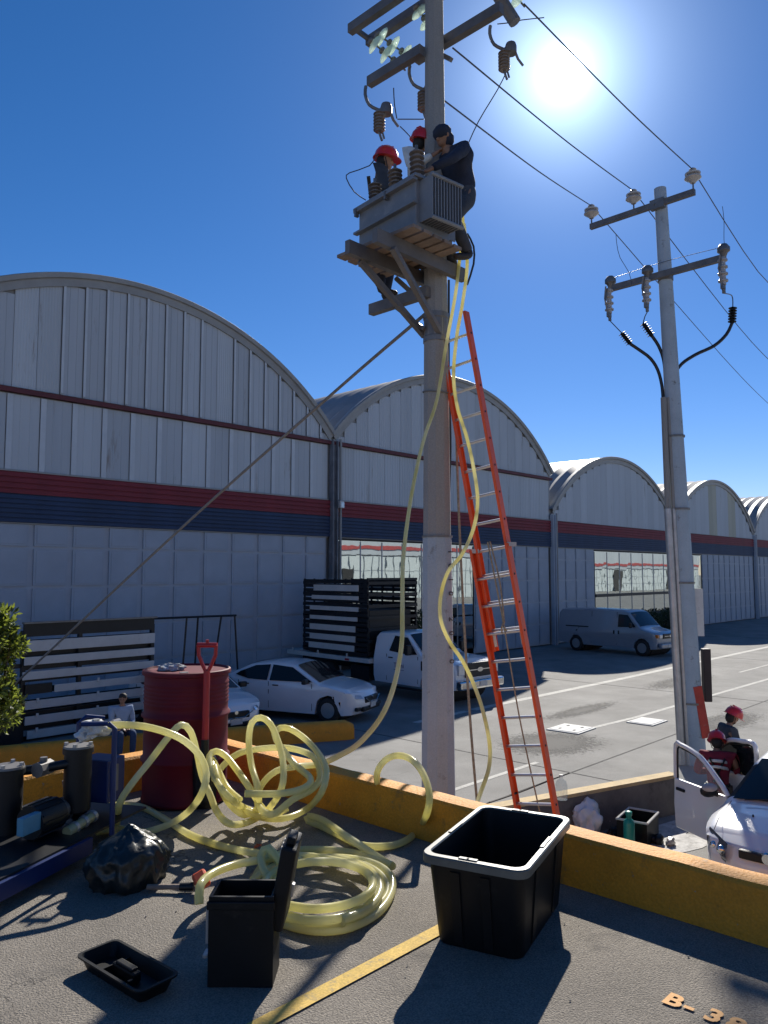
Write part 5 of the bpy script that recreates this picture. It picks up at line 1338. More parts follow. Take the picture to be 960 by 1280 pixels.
# flat coil on the deck
def ell(cx, cy, rx, ry, a0, a1, n, dz=0.0, dr=0.0, k2=0.05):
    out = []
    for i in range(n+1):
        a = a0+(a1-a0)*i/n; f = 1+dr*i/n + k2*math.sin(2*a+cx)
        out.append(g_(cx+rx*f*math.cos(a), cy+ry*f*math.sin(a), dz + .012*math.sin(3*a+rx)))
    return out
hose('hose', h_([(249, 1130, 3.55), (250, 1108, 3.6), (262, 1094, 3.75), (290, 1082, 3.9)]) + [g_(330, 1074, .04), g_(380, 1070, .06), g_(430, 1078, .06)] + ell(400, 1112, 72, 36, -.9, 2*PI+1.2, 22, .05, .10) + ell(398, 1114, 86, 44, 1.2, 2*PI+PI*.9, 20, .015, -.06),
     'coiled turns of clear yellow hose lying on the deck behind the black case')
# thin loop standing at the left of the coil
hose('hose', h_([(352, 1080, 3.9), (336, 1060, 3.95), (326, 1070, 3.95)])+[g_(332, 1092, .08), g_(350, 1105, .05)] + ell(398, 1106, 64, 30, 2.6, 2*PI+2.2, 16, .085, .04), 'inner turn of clear yellow hose on top of the coil')
# pump hoses
hose('hose', a_([(136, 907, 4.35), (150, 906, 4.35), (180, 908, 4.40), (210, 916, 4.42), (232, 927, 4.45), (250, 945, 4.45), (258, 968, 4.42), (252, 992, 4.35)])+[g_(236, 1014, .12), g_(212, 1030, .03), g_(180, 1040, .0), g_(150, 1036), g_(120, 1040)],
     'clear yellow hose leaving the pump top and arching in front of the red drum')
hose('hose', [g_(140, 1046, 0.0), g_(146, 1030, .02)]+a_([(150, 1003, 4.45), (166, 978, 4.5), (187, 952, 4.55), (210, 922, 4.6), (226, 906, 4.68), (238, 914, 4.75), (246, 940, 4.8), (252, 968, 4.8), (262, 992, 4.7)])+h_([(272, 1016, 4.6), (288, 1030, 4.5)])+[g_(312, 1027, .03), g_(335, 1012, .06)]+
     h_([(352, 985, 4.55), (354, 955, 4.65), (348, 928, 4.75), (338, 905, 4.8), (326, 897, 4.85), (315, 903, 4.85), (311, 925, 4.85), (314, 955, 4.75), (322, 985, 4.6)])+[g_(322, 1010, .10), g_(306, 1019, .06), g_(288, 1006, .14), g_(274, 982, .28)]+h_([(264, 962, 4.7), (262, 945, 4.8), (270, 939, 4.85), (282, 945, 4.85), (296, 962, 4.75), (312, 985, 4.6)])+[g_(330, 1012, .05), g_(350, 1018, .04)],
     'clear yellow hose rising in a peak before the red drum into the tall loops')
hose('hose', [g_(120, 1010), g_(145, 1006, .0), g_(175, 1008), g_(203, 1022), g_(235, 1042), g_(268, 1055), g_(300, 1063), g_(325, 1067, .03), g_(345, 1070, .07)],
     'clear yellow hose lying across the deck from the pump to the coil')
hose('hose', h_([(268, 958, 4.72), (276, 985, 4.6)])+[g_(292, 1003, .10), g_(312, 1016, .08), g_(334, 1023, .03), g_(360, 1022, .02), g_(385, 1010, .04)]+h_([(402, 990, 4.55), (408, 965, 4.65), (402, 948, 4.8), (390, 932, 4.95), (377, 920, 5.0), (362, 911, 5.0), (350, 910, 5.0), (343, 918, 4.95), (350, 932, 4.9), (368, 955, 4.8), (388, 973, 4.62), (380, 985, 4.5)])+h_([(350, 992, 4.45), (306, 992, 4.4)]),
     'clear yellow hose of the second tall loop, its cut end lying in the tangle')
hose('hose', h_([(300, 1000, 4.6), (284, 985, 4.7), (272, 962, 4.8), (265, 950, 4.82)])+h_([(270, 975, 4.62), (288, 998, 4.5)])+[g_(310, 1012, .07), g_(334, 1020, .06), g_(360, 1010, .1)], 'short doubled length of clear yellow hose at the left of the tangle')

# ------------------------------------------------------------------ red drum, rag and shovel
dc = Vector((2.985, 4.70, DZ))
t = thing('oil_drum', 'dark red steel drum with a closed lid standing by the kerb', 'drum', dc)
R_ = .29
prof = [(R_-.02, .0), (R_, .012), (R_, .03), (R_-.008, .04)]
for z in (.29, .58): prof += [(R_-.008, z-.02), (R_+.008, z-.006), (R_+.008, z+.006), (R_-.008, z+.02)]
for k in range(6): z = .66+.026*k; prof += [(R_-.008, z-.009), (R_-.003, z), (R_-.008, z+.009)]
prof += [(R_-.008, .845)]
m = MB(); m.lathe(prof, seg=48); m.build('shell', M_drum, t, smooth=True, angle=60)
m = MB(); m.lathe([(R_-.01, .845), (R_+.006, .85), (R_+.01, .862), (R_+.006, .878), (R_-.006, .882), (R_-.014, .868), (.2, .866), (.001, .866)], seg=48); m.build('lid', M_drum, t, smooth=True, angle=50)
m = MB(); m.cyl((-.12, -.15, .866), (-.12, -.15, .878), .03, seg=12); m.build('bung', M_steel, t)
rt0 = Vector((RT[0], RT[1], 0))
m = MB(); bmesh.ops.create_icosphere(m.bm, subdivisions=4, radius=1)
for v in m.bm.verts:
    n_ = mnoise(v.co*2.2)*.4+mnoise(v.co*5)*.25+mnoise(v.co*11)*.1; v.co = Vector((v.co.x*.085*(1+n_), v.co.y*.05*(1+n_), max(0, v.co.z*.032*(1+1.1*n_)+.012)))
o = m.build('rag', M_ragd, None, smooth=True); o.location = dc+rt0*-.11+Vector((0, 0, .868)); o.rotation_euler[2] = rad(-45); tag(o, 'crumpled grey patterned rag lying on the drum lid', 'rag')
rt = Vector((RT[0], RT[1], 0)); fw_ = Vector((FW[0], FW[1], 0))
sb = dc+rt*.20-fw_*.30; sb.z = DZ
t = thing('shovel', 'red handled shovel standing upright against the right side of the drum', 'shovel', sb)
up0 = Vector((0, 0, 1)); tl_ = fw_*.02
m = MB(); m.cyl((0, 0, .30), tl_+up0*.90, .024, .022, seg=12); m.build('shaft', M_redp, t, smooth=True)
m = MB(); pts = [tl_+up0*.88, tl_+up0*.94-rt*.03, tl_+up0*1.0-rt*.055, tl_+up0*1.065-rt*.058]
m.tube(pts, .013, 8); m.tube([p-2*(p.dot(rt))*rt if False else p+rt*(-2*(p.dot(rt)-tl_.dot(rt))) for p in pts], .013, 8)
m.cyl(tl_+up0*1.065-rt*.065, tl_+up0*1.065+rt*.065, .016, seg=10); m.cyl(tl_+up0*1.06, tl_+up0*1.10, .012, seg=8); m.build('grip', M_redp, t, smooth=True)
m = MB(); rows = []
for i in range(7):
    a = i/6; w = .085*(1-.15*a) if a > .15 else .085*(.6+2.6*a)*.98
    rows.append([(rt*(w*s)+fw_*(.03*(abs(s)**2)-.01) + up0*(.02+.36*(1-a)*1.0)*1.0) for s in (-1, -.6, 0, .6, 1)])
m.grid(rows); o = m.build('blade', M_blacks, t, smooth=True)
md = o.modifiers.new('s', 'SOLIDIFY'); md.thickness = .004
m = MB(); m.cyl((0, 0, .28), (0, 0, .46), .026, seg=12); m.build('socket', M_blacks, t, smooth=True)

# ------------------------------------------------------------------ pump skid on the left
p0 = G(8, 1060, DZ); e1 = (G(97, 1020, DZ)-p0).normalized(); sk_a = math.atan2(e1.y, e1.x)
t = thing('filter_pump', 'blue framed oil filtering pump with black cylinders and pipes at the left edge', 'pump', p0, sk_a)
def L_(v): return Matrix.Rotation(-sk_a, 3, 'Z') @ (Vector(v)-p0)
fr0 = L_(G(0, 1112, DZ)); fr1 = L_(G(107, 1082, DZ))
yb = min(fr0.y, fr1.y)
x_end = L_(G(107, 1082, DZ)).x+.02
m = MB()
for y in (yb, .12): m.box(((x_end-1.1)/2, y, .10), (x_end+1.1, .05, .08)); 
m.build('base_rail', M_blue_st, t)
m = MB(); m.box((x_end-.03, (yb+.12)/2, .10), (.05, .12-yb-.05, .078)); m.box((-.6, (yb+.12)/2, .10), (.05, .12-yb-.05, .078)); m.build('cross_rail', M_blue_st, t)
m = MB(); m.box((-.2, (yb+.12)/2, .145), (1.3, .12-yb, .012)); m.build('tray_plate', M_blacks, t)
def canister(p, r, h, z0, nm='filter_canister'):
    m = MB(); m.lathe([(r*.7, z0), (r, z0+.02), (r, z0+h-.03), (r*1.12, z0+h-.028), (r*1.12, z0+h), (.001, z0+h)], c=(p[0], p[1], 0), seg=28); o = m.build(nm, M_blacks, t, smooth=True, angle=40)
    m = MB(); m.lathe([(r*1.08, z0+h+.002), (r*1.05, z0+h+.014), (.001, z0+h+.016)], c=(p[0], p[1], 0), seg=28); m.build('canister_lid', M_steel, t, smooth=True, angle=30)
    for k in range(4):
        a = k*PI/2+.4; m = MB(); m.cyl((p[0]+r*.9*math.cos(a), p[1]+r*.9*math.sin(a), z0+h+.01), (p[0]+r*.9*math.cos(a), p[1]+r*.9*math.sin(a), z0+h+.03), .012, seg=6); m.build('lid_bolt', M_galv, t)
c1 = L_(G(9, 1074, DZ)); c1.x -= .02
canister(c1, .08, .385, .10)
c2 = L_(A(96, 1003, 4.42)); 
canister((c2.x, c2.y), .074, .36, .20)
pz = .445
m = MB(); m.tube(spline([(c1.x+.05, c1.y, pz+.01), ((c1.x+c2.x)/2, (c1.y+c2.y)/2, pz+.02), (c2.x-.04, c2.y, pz+.04)], .05), .026, 10); m.build('link_pipe', M_blacks, t, smooth=True)
mp_ = Vector(((c1.x+c2.x)/2, (c1.y+c2.y)/2, pz+.02)); m = MB(); m.cyl(mp_-Vector((.05, 0, 0)), mp_+Vector((.05, 0, 0)), .042, seg=8); m.cyl(mp_, mp_+Vector((0, 0, .06)), .02, seg=8); m.build('valve', M_steel, t)
m = MB(); m.tube(spline([(c2.x, c2.y, .24), (c2.x, c2.y, .18), (c2.x-.05, c2.y-.05, .13), (c1.x+.25, c1.y-.02, .13)], .03), .028, 10); m.build('drain_pipe', M_blacks, t, smooth=True)
mo = L_(G(62, 1075, DZ)); 
m = MB(); m.cyl((mo.x-.16, mo.y, .24), (mo.x+.03, mo.y, .24), .085, seg=24)
for k in range(14):
    a = 2*PI*k/14; m.bar((mo.x-.15, mo.y+.085*math.cos(a), .24+.085*math.sin(a)), (mo.x+.02, mo.y+.085*math.cos(a), .24+.085*math.sin(a)), .008, .012, up=(0, math.cos(a), math.sin(a)))
m.build('motor', M_blacks, t, smooth=True, angle=40)
m = MB(); m.box((mo.x-.22, mo.y-.05, .26), (.13, .04, .09), bev=.005); m.build('name_plate', mat('pale_blue_label', (.10, .30, .42), .5), t)
m = MB(); m.cyl((mo.x+.03, mo.y, .24), (mo.x+.1, mo.y, .24), .05, seg=18); m.cyl((mo.x+.1, mo.y, .24), (mo.x+.21, mo.y, .24), .065, .05, seg=18); m.cyl((mo.x+.16, mo.y, .24), (mo.x+.16, mo.y+.03, .38), .03, seg=12); m.build('pump_head', M_steel, t, smooth=True, angle=40)
m = MB(); m.cyl((mo.x+.2, mo.y, .22), (mo.x+.33, mo.y+.03, .22), .022, seg=10); m.cyl((mo.x+.26, mo.y+.02, .22), (mo.x+.29, mo.y+.02, .22), .036, seg=6); m.build('outlet_pipe', M_blacks, t, smooth=True, angle=40)
m = MB(); m.cyl((mo.x-.02, mo.y-.12, .16), (mo.x+.20, mo.y-.13, .19), .03, .024, seg=12); m.build('hose_stub', mat('clear_stub', (.45, .42, .22), .3), t, smooth=True)
for k in range(3): m = MB(); m.cyl((mo.x+.03+.07*k, mo.y-.121-.003*k, .166+.01*k), (mo.x+.05+.07*k, mo.y-.122-.003*k, .169+.01*k), .033, seg=12); m.build('hose_clamp', M_galv, t)
# frame posts, box and valve on top
pA = L_(A(140, 1035, 4.28)); pB = L_(A(97, 1000, 4.75))
zA = L_(A(140, 905, 4.30)).z; ztop = A(140, 903, 4.30).z-DZ
m = MB(); m.tube([(pA.x, pA.y, .1), (pA.x, pA.y, ztop-.03), (pA.x-.02, pA.y+.03, ztop)], .0145, 8); m.build('post', M_blue_st, t, smooth=True)
m = MB(); m.tube([(pA.x-.02, pA.y+.03, ztop), (pA.x-.10, pA.y+.14, ztop+.005)], .0135, 8); m.build('top_bar', M_blue_st, t, smooth=True)
tp = L_(A(99, 897, 4.72)); zt2 = tp.z
m = MB(); m.tube([(tp.x, tp.y, .12), (tp.x, tp.y, zt2-.03), (tp.x+.04, tp.y-.02, zt2), (tp.x+.12, tp.y-.09, zt2-.02)], .0145, 8); m.build('post', M_blue_st, t, smooth=True)
bx_ = L_(A(127, 972, 4.62))
MB().box((bx_.x, bx_.y, bx_.z), (.16, .2, .24), bev=.006).build('control_box', M_blue_st, t); MB().box((bx_.x-.02, bx_.y-.103, bx_.z+.01), (.06, .01, .15)).build('sight_glass', M_steel, t)
vv = L_(A(120, 910, 4.42))
m = MB(); m.cyl((vv.x-.09, vv.y+.02, vv.z-.03), (vv.x+.12, vv.y-.06, vv.z+.0), .026, seg=10); m.cyl((vv.x, vv.y, vv.z-.03), (vv.x, vv.y, vv.z+.05), .02, seg=8); m.build('outlet_valve', M_galv, t, smooth=True)
m = MB(); m.cyl((vv.x+.085, vv.y-.05, vv.z-.002), (vv.x+.125, vv.y-.064, vv.z+.002), .034, seg=14); m.build('coupling', M_porc, t, smooth=True)
def crumple(name, c, s, mm, label, cat, seed=0, sub=4, amp=1.0, flat=False, top=None):
    m = MB(); bmesh.ops.create_icosphere(m.bm, subdivisions=sub, radius=1)
    for v in m.bm.verts:
        p = v.co+Vector((seed*3.1, seed, 0)); pz_ = Vector((p.x, p.y, p.z*.45)); n_ = (mnoise(p*1.2)*.42-abs(mnoise(pz_*2.6))*.55-abs(mnoise(pz_*5.2))*.18+mnoise(p*13)*.012+.12)*amp
        z = v.co.z
        q = Vector((v.co.x*s[0]*(1+n_), v.co.y*s[1]*(1+n_), z*s[2]*(1+n_*.8)))
        if top and z > .8:                              # gathered neck of a tied bag
            k = (z-.8)/.2; q.x *= 1-.85*k; q.y *= 1-.85*k; q.z += top*k
        if flat: q.z = max(q.z, -s[2]*.62)
        v.co = q
    o = m.build(name, mm, None, smooth=True, angle=70); o.location = c
    return tag(o, label, cat)
o = crumple('wrapping', A(118, 912, 4.40), (.085, .06, .05), M_cloth_w, 'white crumpled plastic wrap over the pump valve', 'plastic wrap', 3, amp=1.5)
bb = G(158, 1112, DZ); bb.z += .085
crumple('garbage_bag', bb+Vector((.06, .10, 0)), (.20, .20, .155), M_bagb, 'knotted black plastic rubbish bag slumped on the deck below the pump', 'bag', 8, sub=5, flat=True, top=.05, amp=.5)

# ------------------------------------------------------------------ foreground items
# storage tote
t = thing('storage_tote', 'large open black plastic tote with a pale rim on the deck in front', 'tote', Vector((2.935, 2.055, DZ)), rad(16.5))
def rrect(w, l, r, n=4):
    out = []
    for cx, cy, a0 in ((w-r, l-r, 0), (-w+r, l-r, PI/2), (-w+r, -l+r, PI), (w-r, -l+r, 1.5*PI)):
        for k in range(n+1): a = a0+PI/2*k/n; out.append((cx+r*math.cos(a), cy+r*math.sin(a)))
    return out
TW, TL, TH = .385, .23, .375
def ring(w, l, r, z): return [(x, y, z) for x, y in rrect(w, l, r)]
rg = [ring(TW-.075, TL-.05, .05, 0.0), ring(TW-.070, TL-.045, .05, .01), ring(TW-.028, TL-.022, .05, TH-.05), ring(TW-.028, TL-.022, .05, TH-.02)]
m = MB(); m.grid([r+[r[0]] for r in rg]); m.poly(rg[0][::-1]); 
ri = [ring(TW-.032, TL-.026, .048, TH-.004), ring(TW-.078, TL-.053, .048, .012)]
m.grid([r+[r[0]] for r in ri]); m.poly(ri[1])
m.build('shell', M_black, t, smooth=True, angle=40)
# moulded ribs
for k in (-.16, .16):
    for s in (-1, 1):
        MB().bar((k, s*(TL-.045), .02), (k*1.02, s*(TL-.021), TH-.06), .05, .012, up=(0, s, 0)).build('moulded_rib', M_black, t)
for k in (-.05, .08):
    for s in (-1, 1): MB().bar((s*(TW-.070), k, .02), (s*(TW-.027), k, TH-.06), .04, .012, up=(s, 0, 0)).build('moulded_rib', M_black, t)
rg = [ring(TW-.034, TL-.028, .046, TH-.006), ring(TW-.030, TL-.024, .05, TH), ring(TW-.004, TL-.004, .055, TH), ring(TW, TL, .058, TH-.006), ring(TW, TL, .058, TH-.035), ring(TW-.006, TL-.006, .055, TH-.037)]
m = MB(); m.grid([r+[r[0]] for r in rg]); m.build('rim', mat('worn_black_rim', (.13, .135, .12), .38, .12, 12), t, smooth=True, angle=30)
for x, y, w, l in ((-.36, .02, .02, .08), (.36, .02, .02, .08), (-.02, .21, .14, .015), (-.02, -.21, .14, .015)): MB().box((x, y, TH+.002), (w, l, .006), bev=.001).build('rim_latch', MATS['worn_black_rim'], t)
for x in (-.362, .362): MB().cyl((x, .02, TH+.0052), (x, .02, TH+.0062), .006, seg=10).build('rim_hole', M_dark, t)
# black case with its lid standing open
q0 = G(259, 1234, DZ); q1 = G(345, 1245, DZ); cd = (q1-q0).normalized(); ca = math.atan2(cd.y, cd.x); cw = (q1-q0).length*.90
t = thing('tool_case', 'tall black plastic case with its lid standing open beside the hose coil', 'tool case', q0, ca)
CH = .325; CD = .17; t.rotation_euler[2] = ca+rad(12)
m = MB()
for (x, y, sx, sy_) in ((cw/2, .006, cw, .012), (cw/2, CD-.006, cw, .012), (.006, CD/2, .012, CD-.024), (cw-.006, CD/2, .012, CD-.024)):
    m.box((x, y, CH/2), (sx, sy_, CH))
m.box((cw/2, CD/2, .01), (cw-.024, CD-.024, .02)); m.build('case_body', M_black, t)
m = MB(); m.box((cw/2, -.004, CH-.03), (cw+.012, .016, .03), bev=.004); m.build('case_moulding', M_black, t)
MB().box((-.012, .05, CH*.62), (.012, .03, .13), bev=.003).build('latch', M_galv, t); MB().box((-.016, .05, CH*.30), (.02, .05, .014), bev=.003).build('latch', M_galv, t)
lx = cw+.02
lid = MB(); lid.box((0, 0, .145), (.06, .21, .31), bev=.01); lo_ = lid.build('lid', M_black, t); lo_.location = (lx-.02, CD/2+.05, CH-.13); lo_.rotation_euler = (0, rad(10), rad(0))
for k in range(3): MB().box((-.03, -.03+.045*k, .26), (.012, .02, .035), bev=.002).build('catch', M_board, lo_)
MB().box((0, -.02, .315), (.035, .10, .03), bev=.006).build('carry_handle', M_black, lo_); MB().box((.03, .03, .1), (.02, .03, .05), bev=.004).build('hinge', M_galv, lo_)
# tray
A0, A1, A3 = G(100, 1214, DZ), G(145, 1194, DZ), G(176, 1262, DZ)
tx = (A3-A0).normalized(); ta = math.atan2(tx.y, tx.x); tl = (A3-A0).length
t = thing('tool_tray', 'small black plastic tray with a raised handle lying on the deck at the lower left', 'tray', (A0+G(218, 1234, DZ))/2, ta)
tw = (A1-A0).length*1.15; tl *= 1.06
def r2(w, l, r, z): return [(x, y, z) for x, y in rrect(w, l, r, 3)]
hw_, hl_ = tl/2, tw/2
rg = [r2(hw_-.03, hl_-.03, .02, .0), r2(hw_-.012, hl_-.012, .025, .048), r2(hw_, hl_, .03, .05), r2(hw_, hl_, .03, .056), r2(hw_-.012, hl_-.012, .025, .056), r2(hw_-.03, hl_-.03, .02, .006)]
m = MB(); m.grid([r+[r[0]] for r in rg]); m.poly(rg[0][::-1]); m.poly(rg[-1]); m.build('tray_shell', M_black, t, smooth=True, angle=35)
m = MB(); m.box((0, 0, .027), (.15, .035, .04), bev=.008); m.box((0, 0, .05), (.11, .03, .014), bev=.005); m.build('tray_handle', M_black, t)
MB().box((.08, -.035, .022), (.012, .02, .028), bev=.002).build('tray_divider', M_black, t); MB().box((-.085, 0, .018), (.006, hl_*1.5, .024)).build('tray_divider', M_black, t)
# short tool with an orange head
w0 = G(184, 1109, DZ+.02); w1 = G(250, 1108, DZ+.025)
t = thing('brush_tool', 'short wooden handled tool with an orange head leaning against the black case', 'hand tool', w0)
d = w1-w0
m = MB(); m.cyl((0, 0, 0), d*.62, .014, .012, seg=10); m.build('handle', M_wood, t, smooth=True)
m = MB(); m.cyl(d*.62, d*.88, .018, .02, seg=10); m.build('ferrule', M_blacks, t, smooth=True)
m = MB(); m.box((0, 0, 0), (.07, .085, .05), bev=.012); o = m.build('head', mat('orange_plastic', (.66, .10, .03), .5, .1, 20), t); o.location = d*1.02+Vector((0, 0, .03)); o.rotation_euler = (rad(20), rad(-25), math.atan2(d.y, d.x)+.4)
m = MB(); m.tube([Vector((0, 0, 0)), Vector((.025, -.015, .012)), Vector((.05, 0, .004)), Vector((.03, .018, .008)), Vector((.005, .006, .003))], .004, 6)
o = m.build('orange_clip', MATS['orange_plastic']); o.location = G(318, 1060, DZ+.005); tag(o, 'tiny orange strap end lying where the hose meets the coil', 'strap')

# ------------------------------------------------------------------ things by the low wall
jp = G(702, 999, .61)
t = thing('water_jug', 'clear empty plastic water jug standing on the low wall beside the ladder', 'bottle', jp)
m = MB(); m.lathe([(.08, 0), (.085, .02), (.085, .2), (.07, .25), (.03, .285), (.024, .30), (.024, .32)], seg=20); m.build('jug', M_clear, t, smooth=True)
MB().cyl((0, 0, .318), (0, 0, .34), .028, seg=12).build('cap', M_board, t)
crumple('sack', G(742, 1034, .16)+Vector((.05, .15, .08)), (.26, .22, .26), mat('white_plastic_bag', (.68, .69, .72), .4, .06, 5, bump=.3, bscale=12), 'white plastic sack slumped against the low wall below the water jug', 'bag', 5, sub=4, top=.06, flat=True)
cp = G(800, 1045, .02)
t = thing('crate', 'black crate holding a green bottle on the ground beyond the kerb', 'crate', cp+Vector((-.1, -.02, 0)), rad(10))
m = MB()
for (x, y, sx, sy_) in ((0, -.2, .62, .02), (0, .2, .62, .02), (-.3, 0, .02, .38), (.3, 0, .02, .38)): m.box((x, y, .15), (sx, sy_, .3))
m.box((0, 0, .01), (.6, .38, .02)); m.build('crate_body', M_black, t)
m = MB(); m.tube([(-.3, -.21, .31), (.31, -.21, .31), (.31, .21, .31), (-.3, .21, .31), (-.3, -.21, .31)], .018, 6); m.build('crate_rim', M_board, t)
bp_ = G(793, 1030, .35)
t = thing('green_bottle', 'teal green bottle standing up out of the black crate', 'bottle', Vector((bp_.x-.1, bp_.y+.03, .08)))
m = MB(); m.lathe([(.07, 0), (.075, .02), (.075, .3), (.06, .34), (.035, .36), (.035, .40)], seg=18); m.build('bottle', M_teal, t, smooth=True); m = MB(); m.lathe([(.04, .40), (.045, .41), (.045, .45), (.03, .46), (.001, .46)], seg=14); m.build('cap', M_teal, t, smooth=True)
for k, (x, y, s, mm, lab) in enumerate([(768, 1043, .10, M_blacks, 'dark crumpled bag between the white sack and the crate'), (822, 1050, .08, M_blacks, 'small dark bundle right of the crate'), (838, 1052, .07, M_porc, 'small pale stone right of the crate')]):
    p = G(x, y, .05); p.z = s*.6; crumple('bundle' if k < 2 else 'stone', p, (s*1.3, s, s), mm, lab, 'bundle' if k < 2 else 'stone', 20+k, sub=3, flat=True)
cable('pipe_loop', [Vector((cp.x+.05, cp.y+.5, .1)), Vector((cp.x+.3, cp.y+.62, .35)), Vector((cp.x+.75, cp.y+.5, .36)), Vector((cp.x+.7, cp.y+.35, .25)), Vector((cp.x+.3, cp.y+.4, .2))], .018, M_porc, 'grey bent pipe sticking up behind the crate', 'pipe')
m = MB(); pts = []
for i in range(24):
    a = 2*PI*i/24; r = 1+.3*math.sin(3*a)+.15*math.sin(5*a+1); pts.append((11.0+.85*r*math.cos(a), 4.85+.42*r*math.sin(a), .006))
m.poly(pts); struct(m.build('white_powder', mat('lime_powder', (.55, .54, .52), .9, .2, 6, spots=.45, spotc=(.26, .25, .24), spscale=7)))

# ------------------------------------------------------------------ black rack with white boards
t = thing('board_rack', 'black steel rack stacked with long white boards behind the yellow barrier at the left', 'rack', (7.16, 18.0, 0))
XL = 3.25
m = MB(); m.box((XL/2, 0, 2.50), (XL, .08, .30)); m.build('top_panel', M_blacks, t)
MB().box((XL/2, -.06, 2.665), (XL+.1, .1, .04)).build('top_rail', M_steel, t)
for x in (0.02, XL-.02, XL/2-.3): MB().box((x, 0.03, 1.25), (.09, .1, 2.48)).build('upright', M_blacks, t)
for k in range(9): MB().box((XL/2, .10, 2.2-.27*k), (XL, .03, .14)).build('dark_slat', M_blacks, t)
bz = [(0.05, 3.25, 2.16, .25), (0.0, 3.24, 1.83, .18), (-.02, 3.24, 1.50, .18), (.7, 3.25, 1.16, .17), (.05, 3.25, .84, .19), (.05, 3.2, .50, .19), (.12, 2.6, .18, .18)]
for k, (x0, x1, z, h) in enumerate(bz):
    MB().box(((x0+x1)/2, -.07-.02*(k % 2), z-.02), (x1-x0, .04, h), bev=.006).build('board', M_board, t)
for x, z in ((1.75, 1.16), (1.75, .84), (1.75, .5), (.32, .84), (.32, .5), (.32, .18), (1.78, .2)): MB().box((x, -.12, z+.08), (.06, .03, .10), bev=.01).build('clip', M_board, t)
MB().box((.35, -.06, 1.17), (.6, .06, .22)).build('short_board', M_blacks, t)
MB().box((-.8, .2, .5), (1.5, .8, 1.0)).build('stacked_sheet', M_blacks, t)
for z in (1.35, 1.7, 2.05, 2.3): MB().box((-.55, .05, z), (1.1, .04, .1)).build('dark_slat', M_blacks, t)
t = thing('empty_rack', 'empty dark pipe rack standing between the board rack and the white saloon', 'rack', (10.5, 18.1, 0))
m = MB(); m.tube([(0, 0, 2.62), (2.55, 0, 2.60)], .03, 8); m.build('top_rail', M_blacks, t)
for x, dx, yy in ((.95, -.18, 0), (1.3, .12, .4), (2.05, -.12, .4), (2.5, .22, 0)): m = MB(); m.tube([(x, 0, 2.6), (x+dx, yy, 0)], .026, 8); m.build('leg', M_blacks, t)
m = MB(); m.tube([(.85, 0, .9), (2.65, 0, .9)], .022, 8); m.build('low_rail', M_blacks, t)

# ------------------------------------------------------------------ plants
def leaf_mesh(l, w):
    m = MB(); m.grid([[(0, -w*.15, 0), (0, w*.15, 0)], [(l*.4, -w/2, .01), (l*.4, w/2, .01)], [(l, -w*.05, -.01), (l, w*.05, -.01)]]); return m.mesh('leaf')
M_leaf = mat('yellow_green_leaf', (.16, .20, .03), .5, .3, 6, c2=(.06, .10, .015))
nt = M_leaf.node_tree; trn = nt.nodes.new('ShaderNodeBsdfTranslucent'); trn.inputs['Color'].default_value = (.30, .36, .05, 1); mx = nt.nodes.new('ShaderNodeMixShader'); mx.inputs[0].default_value = .4
nt.links.new(nt.nodes['Principled BSDF'].outputs[0], mx.inputs[1]); nt.links.new(trn.outputs[0], mx.inputs[2]); nt.links.new(mx.outputs[0], nt.nodes['Material Output'].inputs['Surface'])
def foliage(parent, n, place, size, m, name='foliage', seed=1):
    rnd = random.Random(seed); V = []; F = []
    for i in range(n):
        c, nrm_ = place(rnd); c = Vector(c); l = size*rnd.uniform(.6, 1.3); w = l*.38
        d = (Vector(nrm_)+Vector((rnd.uniform(-.8, .8), rnd.uniform(-.8, .8), rnd.uniform(-.5, .9)))).normalized()
        s = d.cross(Vector((rnd.uniform(-1, 1), rnd.uniform(-1, 1), rnd.uniform(-.3, 1)))).normalized()
        b = len(V); u = d.cross(s)
        V += [c-s*w*.12, c+s*w*.12, c+d*l*.45+s*w*.5+u*l*.06, c+d*l*.45-s*w*.5+u*l*.06, c+d*l-u*l*.05]; F += [(b, b+1, b+2, b+3), (b+3, b+2, b+4)]
    me = bpy.data.meshes.new(name); me.from_pydata([tuple(v) for v in V], [], F); return link(name, me, m, parent)
tp0 = G(-30, 990, 0)
tp0 = Vector((4.9, 12.2, 0))
pp = A(-24, 800, 11.0); tb = Vector((pp.x, pp.y, 0))
t = thing('leafy_shrub', 'yellow green leafy shrub at the left edge above the guy wire foot', 'shrub', tb)
m = MB()
for k in range(7):
    a = k*.9; m.tube([(0, 0, 0), (.15*math.cos(a), .15*math.sin(a), 1.0), (.35*math.cos(a), .35*math.sin(a), 2.2), (.4*math.cos(a+.3), .4*math.sin(a+.3), 2.9)], [.05, .035, .02, .008], 6)
m.build('stem', M_bark, t)
clumps = []
rc = random.Random(3)
for k in range(90): 
    z = rc.uniform(1.75, 3.2); R = .5*(1-max(0, z-2.6)*.75); a = rc.uniform(0, 2*PI); clumps.append((Vector((R*math.cos(a)*rc.uniform(.5, 1), R*math.sin(a)*rc.uniform(.5, 1), z)), rc.uniform(.07, .24)))
def pl(rnd):
    c, r = rnd.choice(clumps); v = Vector((rnd.gauss(0, 1), rnd.gauss(0, 1), rnd.gauss(0, 1))).normalized(); return c+v*r*rnd.uniform(.5, 1), v
foliage(t, 9500, pl, .085, M_leaf)
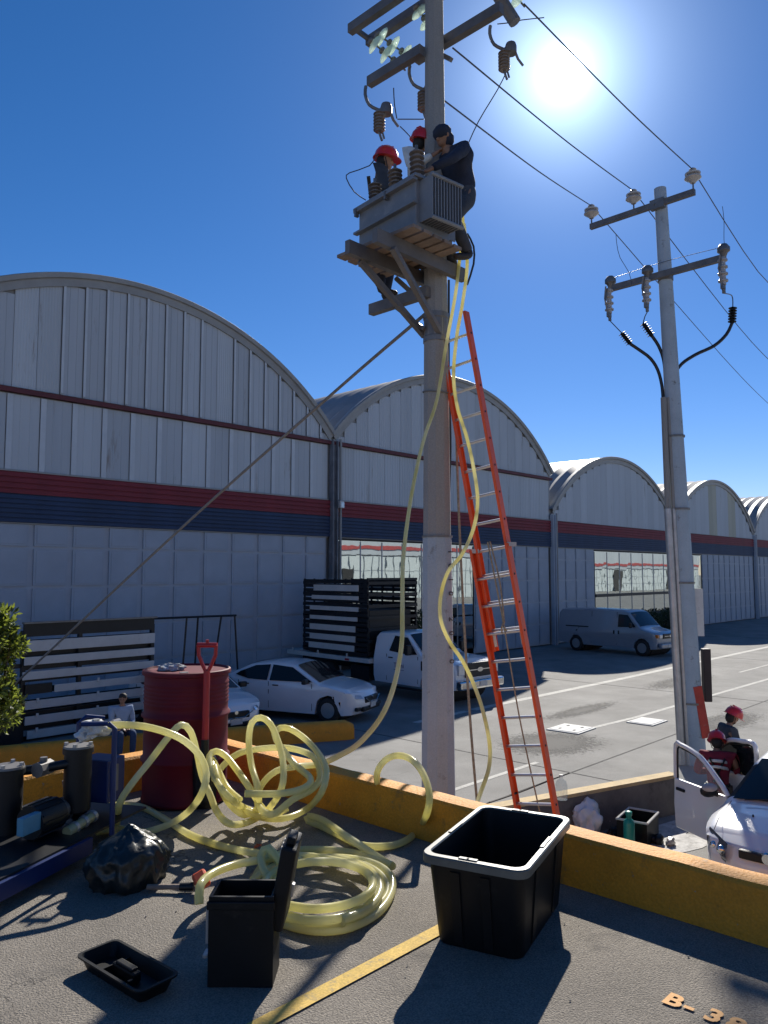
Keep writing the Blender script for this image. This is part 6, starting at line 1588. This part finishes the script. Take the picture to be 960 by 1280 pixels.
M_leaf2 = mat('dry_leaf', (.14, .12, .03), .6, .3, 6)
foliage(t, 900, pl, .07, M_leaf2, 'dry_foliage', 5)
M_leaf3 = mat('deep_green_leaf', (.05, .085, .02), .5, .3, 6)
foliage(t, 3500, pl, .10, M_leaf3, 'old_foliage', 6)
# hedge plants under the mirrored window of the third hall
M_leafd = mat('dark_green_leaf', (.035, .06, .02), .6, .3, 6)
for k in range(5):
    x = 44.3+2.1*k; t = thing('hedge_bush', ['low dark green bush under the left part of the mirrored window', 'low dark green bush under the mirrored window, second of five', 'middle dark green bush of five under the mirrored window', 'dark green bush under the mirrored window just left of the far pole', 'rightmost dark green bush of five, largely behind the far pole'][k], 'bush', (x, 21.0, 0), 0, 'bushes under the mirrored window')
    MB().tube([(0, 0, 0), (.1, 0, .7)], [.05, .02], 6).build('stem', M_bark, t)
    foliage(t, 1300, lambda r: ((lambda v: (Vector((v.x*1.2, v.y*.45, .75+v.z*.62)), v))(Vector((r.gauss(0, 1), r.gauss(0, 1), r.gauss(0, 1))).normalized()*r.uniform(.6, 1))), .16, M_leafd, seed=k)
# dark planter bush by the truck nose
t = thing('hedge_bush', 'dark bush standing in the shade just behind the white truck nose', 'bush', (24.6, 20.9, 0))
MB().tube([(0, 0, 0), (.1, 0, 1.0)], [.06, .02], 6).build('stem', M_bark, t)
foliage(t, 1800, lambda r: ((lambda v: (Vector((v.x*.9, v.y*.5, 1.2+v.z*1.1)), v))(Vector((r.gauss(0, 1), r.gauss(0, 1), r.gauss(0, 1))).normalized()*r.uniform(.5, 1))), .16, M_leafd, seed=9)
# small stones and litter scattered on the deck
rs = random.Random(11); m = MB()
for k in range(140):
    x = rs.uniform(.6, 3.4); y = rs.uniform(.3, 5.0); s = rs.uniform(.002, .006); m.sphere((x, y, DZ+s*.4), (s, s*.8, s*.6), 1)
stuff(m.build('deck_grit', mat('grit', (.3, .28, .25), .9, .3, 50)))
for o in list(bpy.data.objects):
    if o.name.startswith('Cube'): print('stray', o.name)
